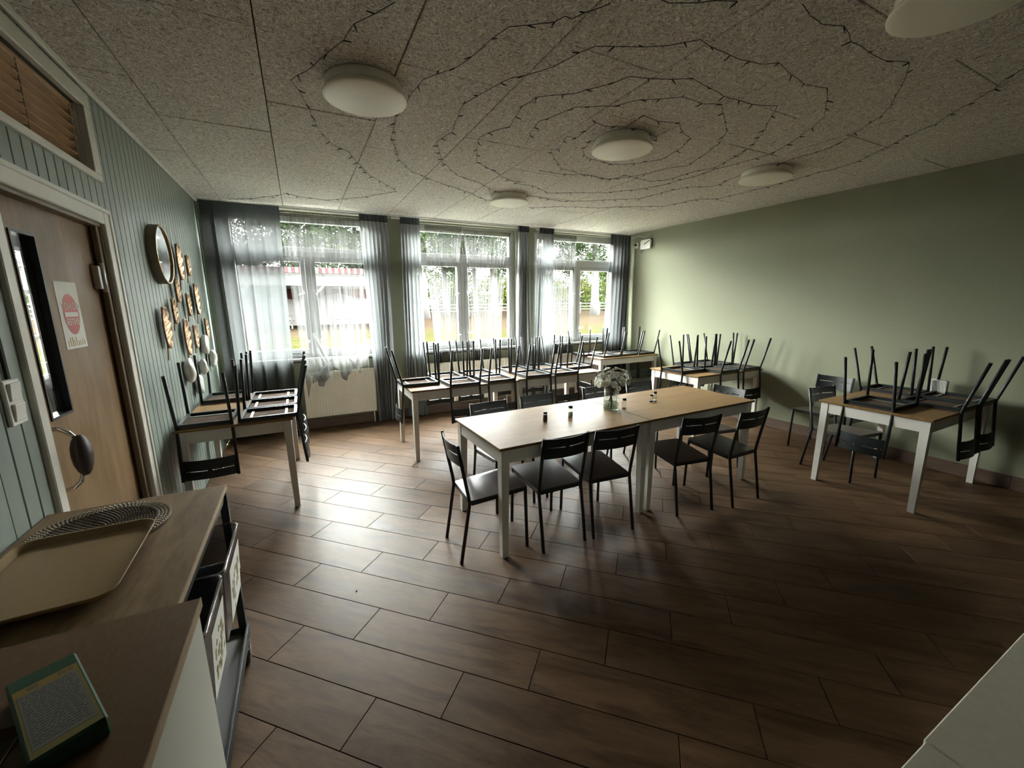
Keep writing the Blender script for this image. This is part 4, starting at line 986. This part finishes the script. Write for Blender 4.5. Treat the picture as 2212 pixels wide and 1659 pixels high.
# ================================================================ trolley by the door
t = thing('trolley', 'black steel trolley with a plywood top and castors by the door', 'trolley', (0, 0, 0))
MB().box(0.004, 0.548, 1.16, 2.003, 0.834, 0.852, bev=0.0015).build('top', MT['ply'], t)
mb = MB(); mb.box(0.546, 0.5495, 1.16, 2.004, 0.8335, 0.8525).box(0.004, 0.55, 2.001, 2.0045, 0.8335, 0.8525); mb.build('edge_band', MT['plyedge'], t)
for (x, y) in ((0.535, 1.985), (0.022, 1.985), (0.535, 1.185), (0.022, 1.185)):
    MB().box(x - 0.014, x + 0.014, y - 0.014, y + 0.014, 0.10, 0.833, bev=0.002).build('leg', MT['black'], t)
    c_ = MB(); c_.tube([(x, y, 0.115), (x, y, 0.092)], 0.011, 10); c_.box(x - 0.016, x - 0.012, y - 0.02, y + 0.015, 0.03, 0.092).box(x + 0.012, x + 0.016, y - 0.02, y + 0.015, 0.03, 0.092).box(x - 0.016, x + 0.016, y - 0.02, y + 0.02, 0.086, 0.094)
    c_ = c_.build('castor', MT['chrome'], t)
    MB().lathe([(0, -0.010), (0.026, -0.010), (0.029, -0.006), (0.029, 0.006), (0.026, 0.010), (0, 0.010)], 20, M=Matrix.Translation((x, y - 0.008, 0.0295)) @ RY).build('wheel', MT['blackplastic'], c_)
for z in (0.475, 0.14):
    MB().box(0.02, 0.54, 1.17, 1.99, z, z + 0.006).build('shelf', MT['shelfgrey'], t)
    mb = MB(); mb.box(0.546, 0.556, 1.15, 2.0, z - 0.012, z + 0.042, bev=0.002).box(0.002, 0.010, 1.15, 2.0, z - 0.012, z + 0.03, bev=0.002).box(0.01, 0.546, 1.995, 2.003, z - 0.012, z + 0.03, bev=0.002); mb.build('shelf_rail', MT['steel'] if z > .3 else MT['black'], t)
MB().box(0.03, 0.525, 1.975, 1.985, 0.795, 0.832).box(0.53, 0.54, 1.2, 1.97, 0.795, 0.832).build('top_rail', MT['black'], t)
def tub(label, x0, x1, y0, y1, z0, z1):
    t = thing('clear_tub', label, 'container', ((x0 + x1) / 2, (y0 + y1) / 2, z0), group='clear plastic tubs on the trolley')
    hx, hy, h = (x1 - x0) / 2, (y1 - y0) / 2, z1 - z0
    mb = MB(); bm = mb.bm; rings = []
    for (s_, z, r) in ((-0.022, 0.002, .02), (-0.020, 0.0, .02), (-0.004, h - 0.012, .025), (0.006, h - 0.008, .03), (0.006, h, .03), (-0.002, h, .027), (-0.007, h - 0.014, .024), (-0.023, 0.006, .018)):
        rings.append([bm.verts.new((p[0], p[1], z)) for p in rrect(hx + s_, hy + s_, r, 4)])
    for a, b in zip(rings, rings[1:]):
        for k in range(len(a)): f_ = bm.faces.new((a[k], a[(k + 1) % len(a)], b[(k + 1) % len(a)], b[k])); f_.smooth = True
    bm.faces.new(rings[1][::-1]); bm.faces.new(rings[-1]); mb.build('tub', MT['tub'], t)
    MB().tube([(p[0], p[1], h) for p in rrect(hx + 0.004, hy + 0.004, .03, 4)] + [(hx + 0.004, hy - .026, h)], 0.0028, 6).build('rim', MT['pane'] if False else MT['chromeclear'], t)
    lm = Matrix.Translation((hx - 0.001, 0, h * 0.50)) @ Matrix.Rotation(0.07, 4, 'Y')
    lo = MB().box(0, 0.0008, -hy * 0.62, hy * 0.62, -h * 0.36, h * 0.36, M=lm).build('label', MT['paper'], t)
    mb = MB()
    for k in range(26):
        a, b = R_.uniform(-.45, .45) * hy, R_.uniform(-.22, .2) * h; mb.box(0.0009, 0.0013, a - .008, a + .008, b - .009, b + .009, M=lm @ Matrix.Rotation(R_.uniform(0, .8), 4, 'X'))
    mb.build('pasta_print', MT['olive'], lo)
    MB().box(-hx + .04, hx - .05, -hy + .04, hy - .04, 0.006, h * 0.32, bev=0.01).build('contents', MT['shelfgrey'], t)
MT['chromeclear'] = clear('tub_rim_plastic', (0.8, 0.8, 0.82), 0.35, 0.05)
tub('clear plastic tub at the far end of the trolley shelf, white label on its end', 0.15, 0.595, 1.475, 1.83, 0.482, 0.755)
tub('clear plastic tub nearer to us on the trolley shelf, white label on its end', 0.15, 0.595, 1.165, 1.455, 0.482, 0.765)

# woven place mat and tray on the trolley
t = thing('woven_placemat', 'round dark woven rush mat half under the brown tray', 'placemat', (0.225, 1.775, 0.8525))
MT['rush'] = noisy('woven_rush', (0.075, 0.050, 0.032), (0.13, 0.09, 0.06), 60, 0.75); MT['rushlight'] = mat('pale_rush_loop', (0.42, 0.36, 0.27), 0.7)
MB().lathe([(0, 0), (0.183, 0), (0.186, 0.004), (0.183, 0.007), (0, 0.007)], 64).build('backing', MT['rush'], t)
mb = MB()
rr_ = 0.012; 
while rr_ < 0.184:
    n_ = max(8, int(2 * PI * rr_ / 0.013))
    for k in range(n_):
        a = 2 * PI * (k + 0.5 * (int(rr_ / 0.0082) % 2)) / n_; ca, sa = math.cos(a), math.sin(a)
        q = [(rr_ - .0036, -.0052), (rr_ - .0036, .0052), (rr_ + .0036, .0056), (rr_ + .0036, -.0056)]
        b0 = [mb.bm.verts.new((ca * u - sa * v, sa * u + ca * v, 0.0068)) for u, v in q]; b1 = [mb.bm.verts.new((ca * (rr_ + (u - rr_) * .4) - sa * v * .5, sa * (rr_ + (u - rr_) * .4) + ca * v * .5, 0.0115)) for u, v in q]
        mb.bm.faces.new(b1)
        for j in range(4): mb.bm.faces.new((b0[j], b0[(j + 1) % 4], b1[(j + 1) % 4], b1[j]))
    rr_ += 0.0082
o = mb.build('weave', MT['rush'], t); o['kind'] = 'stuff'
mb = MB()
for ring in range(4):
    R0 = 0.150 + ring * 0.0105
    n_ = 84
    for k in range(n_):
        a = 2 * PI * (k + .5 * (ring % 2)) / n_; ca, sa = math.cos(a), math.sin(a)
        P_ = [(R0 - .004, -.0030), (R0 + .0045, -.0042), (R0 + .0045, .0042), (R0 - .004, .0030)]
        b0 = [mb.bm.verts.new((ca * u - sa * v, sa * u + ca * v, 0.0095)) for u, v in P_]; b1 = [mb.bm.verts.new((ca * (R0 + (u - R0) * .5) - sa * v * .5, sa * (R0 + (u - R0) * .5) + ca * v * .5, 0.0130)) for u, v in P_]
        mb.bm.faces.new(b1)
        for j in range(4): mb.bm.faces.new((b0[j], b0[(j + 1) % 4], b1[(j + 1) % 4], b1[j]))
o = mb.build('edge_loops', MT['rushlight'], t); o['kind'] = 'stuff'
t = thing('serving_tray', 'brown plastic serving tray with rounded corners lying over the rush mat', 'tray', (0.232, 1.497, 0.869), rot=(0.020, 0, math.radians(1)))
mb = MB(); bm = mb.bm; rings = []
for (s_, z, r) in ((-0.014, 0.0, .035), (0.0, 0.017, .045), (0.004, 0.018, .048), (0.004, 0.0155, .048), (-0.012, -0.0025, .036)):
    rings.append([bm.verts.new((p[0], p[1], z)) for p in rrect(0.165 + s_, 0.208 + s_, r, 6)])
for a, b in zip(rings, rings[1:]):
    for k in range(len(a)): f_ = bm.faces.new((a[k], a[(k + 1) % len(a)], b[(k + 1) % len(a)], b[k])); f_.smooth = True
bm.faces.new(rings[0]); bm.faces.new(rings[-1][::-1]); mb.build('tray', MT['tray'], t)

# ================================================================ cabinet in the near left corner
t = thing('cabinet', 'low cabinet with brown laminate top and white side, nearest the camera at left', 'cabinet', (0, 0, 0))
top_p = [(0.004, 0.92), (0.413, 0.90), (0.413, 0.30), (0.612, 0.30), (0.612, 1.135), (0.004, 1.150)]
MB().prism(top_p, 0.876, 0.899).build('top', MT['cabtop'], t)
mb = MB(); mb.box(0.612, 0.6145, 0.30, 1.137, 0.875, 0.8995).box(0.4105, 0.413, 0.30, 0.90, 0.8985, 0.9015); mb.build('edge_band', MT['plyedge'], t)
MB().box(0.590, 0.608, 0.32, 1.125, 0.0, 0.876).build('side_panel', MT['cabwhite'], t)
MB().box(0.01, 0.590, 1.107, 1.125, 0.0, 0.876).build('back_panel', MT['cabwhite'], t)
MB().box(0.413, 0.59, 0.32, 0.338, 0.0, 0.876).box(0.413, 0.425, 0.338, 0.90, 0.0, 0.876).build('inner_panel', MT['cabtop'], t)
# green food carton on it
t = thing('food_carton', 'dark green and yellow food carton with a white text label, lying on the cabinet', 'carton', (0.455, 0.885, 0.8995), rz=math.radians(28.7)); t.scale = (0.80, 0.94, 1)
MB().box(-0.056, 0.056, -0.125, 0.122, 0.0, 0.036, bev=0.004).build('carton', MT['greenbox'], t)
MB().box(-0.050, 0.050, -0.121, 0.062, 0.0362, 0.0366).build('label', MT['olive'], t)
MB().box(-0.050, 0.050, 0.062, 0.080, 0.0362, 0.0366).build('title_band', MT['yellow'], t)
MB().box(-0.045, 0.045, -0.104, 0.058, 0.0366, 0.0369).build('text_panel', mat('label_grey', (0.20, 0.19, 0.17), 0.6), t)
mb = MB()
for i in range(20):
    y_ = 0.052 - i * 0.0076
    x_ = -0.042
    while x_ < 0.036:
        l_ = R_.uniform(0.004, 0.014); mb.box(x_, min(0.042, x_ + l_), y_ - 0.0014, y_ + 0.0014, 0.0369, 0.0371); x_ += l_ + 0.0025
mb.build('fine_print', MT['ink'], t)
for a_, b_2 in ((-0.03, -0.012), (0.018, 0.030), (0.033, 0.042)): MB().box(a_, b_2, 0.067, 0.076, 0.0366, 0.0368).build('title_print', MT['doorframe'], t)

# ================================================================ counter at the lower right
t = thing('kitchen_counter', 'pale laminate counter crossing the lower right corner', 'counter', (0, 0, 0))
MB().box(1.57, 1.7285, -0.42, 0.181, 0.872, 0.90, bev=0.002).build('worktop', MT['counter'], t)
MB().box(1.730, 3.60, -0.42, 0.1835, 0.872, 0.9003, bev=0.002).build('worktop', MT['counter'], t)
MB().box(1.60, 3.58, -0.40, 0.15, 0.08, 0.872).build('carcass', MT['cabwhite'], t)
MB().box(1.64, 3.56, -0.38, 0.10, 0.0, 0.08).build('plinth', MT['blackplastic'], t)
t = thing('green_scale', 'dark green glass corner of a flat device lying on the pale counter', 'kitchen scale', (2.115, 0.05, 0.9008), rz=math.radians(12))
MB().prism(rrect(0.15, 0.095, 0.02), 0.004, 0.018).build('glass_plate', mat('bottle_green_glass', (0.05, 0.09, 0.07), 0.15), t)
mb = MB()
for a in (-.12, .12):
    for b in (-.07, .07): mb.lathe([(0, 0), (0.010, 0), (0.010, 0.004), (0, 0.004)], 10, M=Matrix.Translation((a, b, 0)))
mb.build('feet', MT['blackplastic'], t)

# ================================================================ outdoors
def blob_leaves(name, n, rx, ry, rz, size, m, seed, clump=40):
    rr = random.Random(seed); vs, fs = [], []
    cl = []
    for _ in range(clump):
        while True:
            c = Vector((rr.uniform(-1, 1), rr.uniform(-1, 1), rr.uniform(-1, 1)))
            if c.length < 1: break
        cl.append(Vector((c.x * rx, c.y * ry, c.z * rz)))
    for i in range(n):
        c = cl[i % clump]; s = rr.gauss(0, 1)
        p = c + Vector((rr.gauss(0, rx * .14), rr.gauss(0, ry * .14), rr.gauss(0, rz * .09)))
        a = Vector((rr.gauss(0, 1), rr.gauss(0, 1), rr.gauss(0, .6))).normalized(); b = a.cross(Vector((rr.gauss(0, 1), rr.gauss(0, 1), rr.gauss(0, 1)))).normalized(); q = size * rr.uniform(.5, 1.4)
        k = len(vs); vs += [p, p + a * q + b * q * .35, p + a * q * 1.6, p + a * q - b * q * .35]; fs.append((k, k + 1, k + 2, k + 3))
    me = bpy.data.meshes.new(name); me.from_pydata([tuple(v) for v in vs], [], fs); me.materials.append(MT[m]); return me
pine_c = [blob_leaves('foliage', 5200, 3.0, 3.0, 3.6, 0.16, 'needle', s, 46) for s in (1, 2)]
bush_c = [blob_leaves('foliage', 4200, 2.4, 2.0, 1.9, 0.14, 'leaf', 3, 40), blob_leaves('foliage', 4200, 2.6, 2.0, 2.4, 0.14, 'leaf2', 4, 40)]
def trunk_mesh(h, r, seed, branches=5):
    rr = random.Random(seed); mb = MB(); pts = [(0.25 * math.sin(k * .7 + seed) * k / 8, 0.2 * math.sin(k * .5 + 2 * seed) * k / 8, h * k / 8) for k in range(9)]
    mb.tube(pts, r, 10, radii=[r * (1.35 if k == 0 else 1.08 - k * 0.09) for k in range(9)])
    for i in range(branches):
        k = rr.randint(3, 7); a = rr.uniform(0, 6.28); p = Vector(pts[k]); l = rr.uniform(1.4, 2.8)
        mb.tube([p, p + Vector((math.cos(a), math.sin(a), .35)) * l * .5, p + Vector((math.cos(a), math.sin(a), .5)) * l], r * .25, 6, radii=[r * .28, r * .2, r * .08])
    me = mb.mesh('trunk'); me.materials.append(MT['bark']); return me
trunks = [trunk_mesh(11, 0.27, 1), trunk_mesh(12, 0.33, 2), trunk_mesh(10, 0.22, 3)]
def tree(label, x, y, h=1.0, kind=0, crown=5.4, tr=0):
    t = thing('pine_tree', label, 'tree', (x, y, gz(y) - 0.05), R_.uniform(0, 6), group='pines outside the windows'); t.scale = (h, h, h)
    o = bpy.data.objects.new('trunk', trunks[tr]); link(o, t)
    for (z, s_) in ((crown + 3.4, 1.0), (crown, 0.62)):
        o = bpy.data.objects.new('foliage', pine_c[kind]); link(o, t); o.location = (R_.uniform(-.5, .5), R_.uniform(-.5, .5), z); o.scale = (s_, s_, s_ * 0.95); o.rotation_euler = (0, 0, R_.uniform(0, 6)); o['kind'] = 'stuff'
    return t
def bush(label, x, y, s_=1.0, kind=0, z=1.6):
    t = thing('leafy_bush', label, 'bush', (x, y, gz(y) - 0.05), R_.uniform(0, 6), group='bushes beyond the lawn'); t.scale = (s_,) * 3
    MB().tube([(0, 0, 0), (0.05, 0, 0.7), (0.3, 0.1, 1.8)], 0.07, 6, radii=[.09, .07, .03]).tube([(0, 0, 0.4), (-.3, .1, 1.1), (-.5, .1, 2.0)], 0.05, 6, radii=[.06, .05, .02]).build('stem', MT['bark'], t)
    o = bpy.data.objects.new('foliage', bush_c[kind]); link(o, t); o.location = (0, 0, z + 0.2); o['kind'] = 'stuff'
    return t
def at(slope, y): return 0.894 + slope * y
# seen through the right window
tree('pine with low bare branches seen through the uncovered right pane', at(0.785, 33), 33, 1.15, 0, 6.2, 1)
tree('pine behind the net of the right window', at(0.70, 40), 40, 1.1, 1, 5.6, 0)
tree('pine beyond the right window, partly behind its grey curtain', at(0.88, 42), 42, 1.1, 0, 5.4, 2)
for i, sl_ in enumerate((0.66, 0.72, 0.78, 0.84, 0.91)):
    bush(['bush behind the net curtain of the right window', 'yellow-green bush at the left of the right pane', 'yellow-green bush behind the branched pine', 'yellow-green bush at the right of the right pane', 'bush hidden mostly by the far right curtain'][i], at(sl_, 44 + 2 * (i % 2)), 44 + 2 * (i % 2), 1.0 + 0.15 * (i % 3), (0, 0, 1, 0, 1)[i])
# through the middle window
for i, (sl_, yy, hh, k, tr_) in enumerate(((0.272, 34, 1.1, 0, 1), (0.325, 39, 1.05, 1, 0), (0.375, 36, 1.1, 0, 1), (0.405, 42, 1.15, 1, 2), (0.458, 34, 1.05, 0, 1), (0.51, 40, 1.1, 1, 0))):
    tree(['pine trunk at the left edge of the middle window', 'second pine from the left in the middle window', 'pine behind the right net half of the middle window', 'slim pine just right of the mullion of the middle window', 'thick pine near the right pane edge of the middle window', 'pine at the far right of the middle window'][i], at(sl_, yy), yy, hh, k, 5.6, tr_)
for i, sl_ in enumerate((0.24, 0.31, 0.38, 0.46, 0.53, 0.60)):
    bush(['bright bush at the left pane edge of the middle window', 'second bush behind the middle window net', 'bush behind the mullion of the middle window', 'bush at the right pane edge of the middle window', 'bush beyond the narrow grey curtain', 'bush between the middle and right windows'][i], at(sl_, 48 - 2 * (i % 2)), 48 - 2 * (i % 2), 1.15, (0, 1, 1, 0, 1, 1)[i])
# above the shed in the left window and behind the spread curtain
for i, (sl_, yy, hh, k) in enumerate(((-0.24, 44, 1.15, 0), (-0.15, 42, 1.1, 1), (-0.07, 45, 1.1, 0), (-0.02, 43, 1.15, 1), (0.035, 45, 1.1, 0), (0.075, 42, 1.2, 1), (0.12, 44, 1.1, 0), (0.19, 43, 1.1, 1))):
    tree(['pine behind the spread grey curtain, far left', 'pine behind the spread grey curtain', 'pine over the shed roof at the curtain edge', 'pine over the left part of the shed roof', 'pine over the middle of the shed roof', 'reddish pine over the shed roof, right part', 'pine at the right end of the shed roof', 'pine hidden by the gathered curtain'][i], at(sl_, yy), yy, hh, k, 5.0, i % 3)
for i, sl_ in enumerate((-0.16, -0.04, 0.06, 0.14, 0.2)):
    bush(['bush behind the shed, far left', 'bush behind the shed, left', 'bush behind the shed, centre', 'bush behind the shed, right', 'bush beyond the right end of the shed'][i], at(sl_, 50), 50, 1.5, 1)
# distant wood closing the view
for i in range(14):
    sl_ = -0.45 + i * 0.115; yy = 62 + 4 * (i % 3)
    t_ = tree('tall pine in the distant wood, one of the back row', at(sl_, yy), yy, 1.25, i % 2, 4.2, i % 3); t_['group'] = 'distant wood back row'
    t2 = bush('dense bush at the foot of the distant wood', at(sl_ + 0.05, yy - 3), yy - 3, 2.0, 1); t2['group'] = 'distant undergrowth'
# shed with a striped awning
YS = 25.0; zb = gz(YS)
t = thing('open_shed', 'open shed with white fascia, red striped roof edge and white posts on the lawn', 'shed', (2.0, YS, zb))
M2 = MT['awnwhite']
MB().box(-12, 3.4, 0, 0.12, 2.38, 2.92).build('fascia', M2, t)
MB().box(-12, 3.45, -0.05, 5.0, 2.92, 3.02).build('roof_edge', MT['fence'], t)
a_ = MB(); b2 = MB(); n_ = 96
for i in range(n_):
    x0_ = -12 + i * (15.4 / n_); (a_ if i % 2 else b2).box(x0_, x0_ + 15.4 / n_ - 0.01, -0.10, 5.0, 3.02, 3.32)
a_.build('red_stripes', MT['awnred'], t); b2.build('white_stripes', MT['awnwhite'], t)
for x_ in (-11.0, -7.2, -3.7, -0.22, 3.2):
    mb = MB(); mb.box(x_ - 0.07, x_ + 0.07, 0.0, 0.14, 0, 2.38)
    for s_ in (-1, 1): mb.tube([(x_, 0.07, 1.95), (x_ + s_ * 0.45, 0.07, 2.38)], 0.05, 4, sq=True)
    mb.build('post', M2, t)
MB().box(-12, 3.4, 4.8, 4.95, 0, 2.92).build('rear_wall', MT['outdark'], t)
mb = MB(); mb.grid(lambda u, v: (-12 + 15.4 * u, 4.0 + .2 * math.sin(40 * u), 2.35 - (0.25 + 0.40 * abs(math.sin(3.5 * PI * u))) * v), 60, 4); mb.build('red_drape', MT['shedred'], t)
for x_ in (-5, -2, 1.2):
    mb = MB(); mb.box(x_ - .6, x_ + .6, 2.2, 2.9, 0.70, 0.76).box(x_ - .6, x_ + .6, 1.7, 1.95, .42, .46).box(x_ - .6, x_ + .6, 3.15, 3.4, .42, .46).box(x_ - .5, x_ - .42, 1.8, 3.3, 0, .7).box(x_ + .42, x_ + .5, 1.8, 3.3, 0, .7)
    tb = mb.build('picnic_table', MT['fence'], None, (2.0, YS, zb)); tag(tb, {-5: 'wooden picnic table under the shed roof, left', -2: 'wooden picnic table under the shed roof, middle', 1.2: 'wooden picnic table under the shed roof, right'}[x_], 'picnic table')
# rail fence
t = thing('rail_fence', 'pale wooden post and rail fence across the far edge of the lawn', 'fence', (0, 36.5, gz(36.5)))
for z in (0.45, 0.75, 1.05): 
    for i in range(9): MB().box(-14 + i * 5.2, -14 + (i + 1) * 5.2 - 0.02, -0.03, 0.03, z - 0.05, z + 0.05).build('rail', MT['fence'], t)
for i in range(19): MB().box(-14 + i * 2.6 - .06, -14 + i * 2.6 + .06, -0.08, 0.08, 0, 1.2).build('post', MT['fence'], t)
# parked white car
t = thing('parked_car', 'white car parked far off behind the trees, middle window', 'car', (at(0.288, 46), 46, gz(46)), rz=1.2)
mb = MB(); sec = [(-2.1, .45), (-2.15, .8), (-1.5, .95), (-0.9, 1.42), (0.6, 1.45), (1.2, .98), (2.0, .85), (2.15, .55), (2.1, .35), (-2.05, .35)]
mb.prism(sec, -0.85, 0.85, M=Matrix.Rotation(PI / 2, 4, 'X')); mb.build('body', MT['carwhite'], t)
MB().prism([(-1.3, .98), (-.85, 1.36), (0.55, 1.38), (1.05, 1.0)], -0.86, 0.86, M=Matrix.Rotation(PI / 2, 4, 'X')).build('windows', MT['carglass'], t)
for x_ in (-1.35, 1.35):
    for y_ in (-.8, .8): MB().lathe([(0, -.1), (.32, -.1), (.34, 0), (.32, .1), (0, .1)], 16, M=Matrix.Translation((x_, y_, .34)) @ Matrix.Rotation(PI / 2, 4, 'X')).build('wheel', MT['blackplastic'], t)
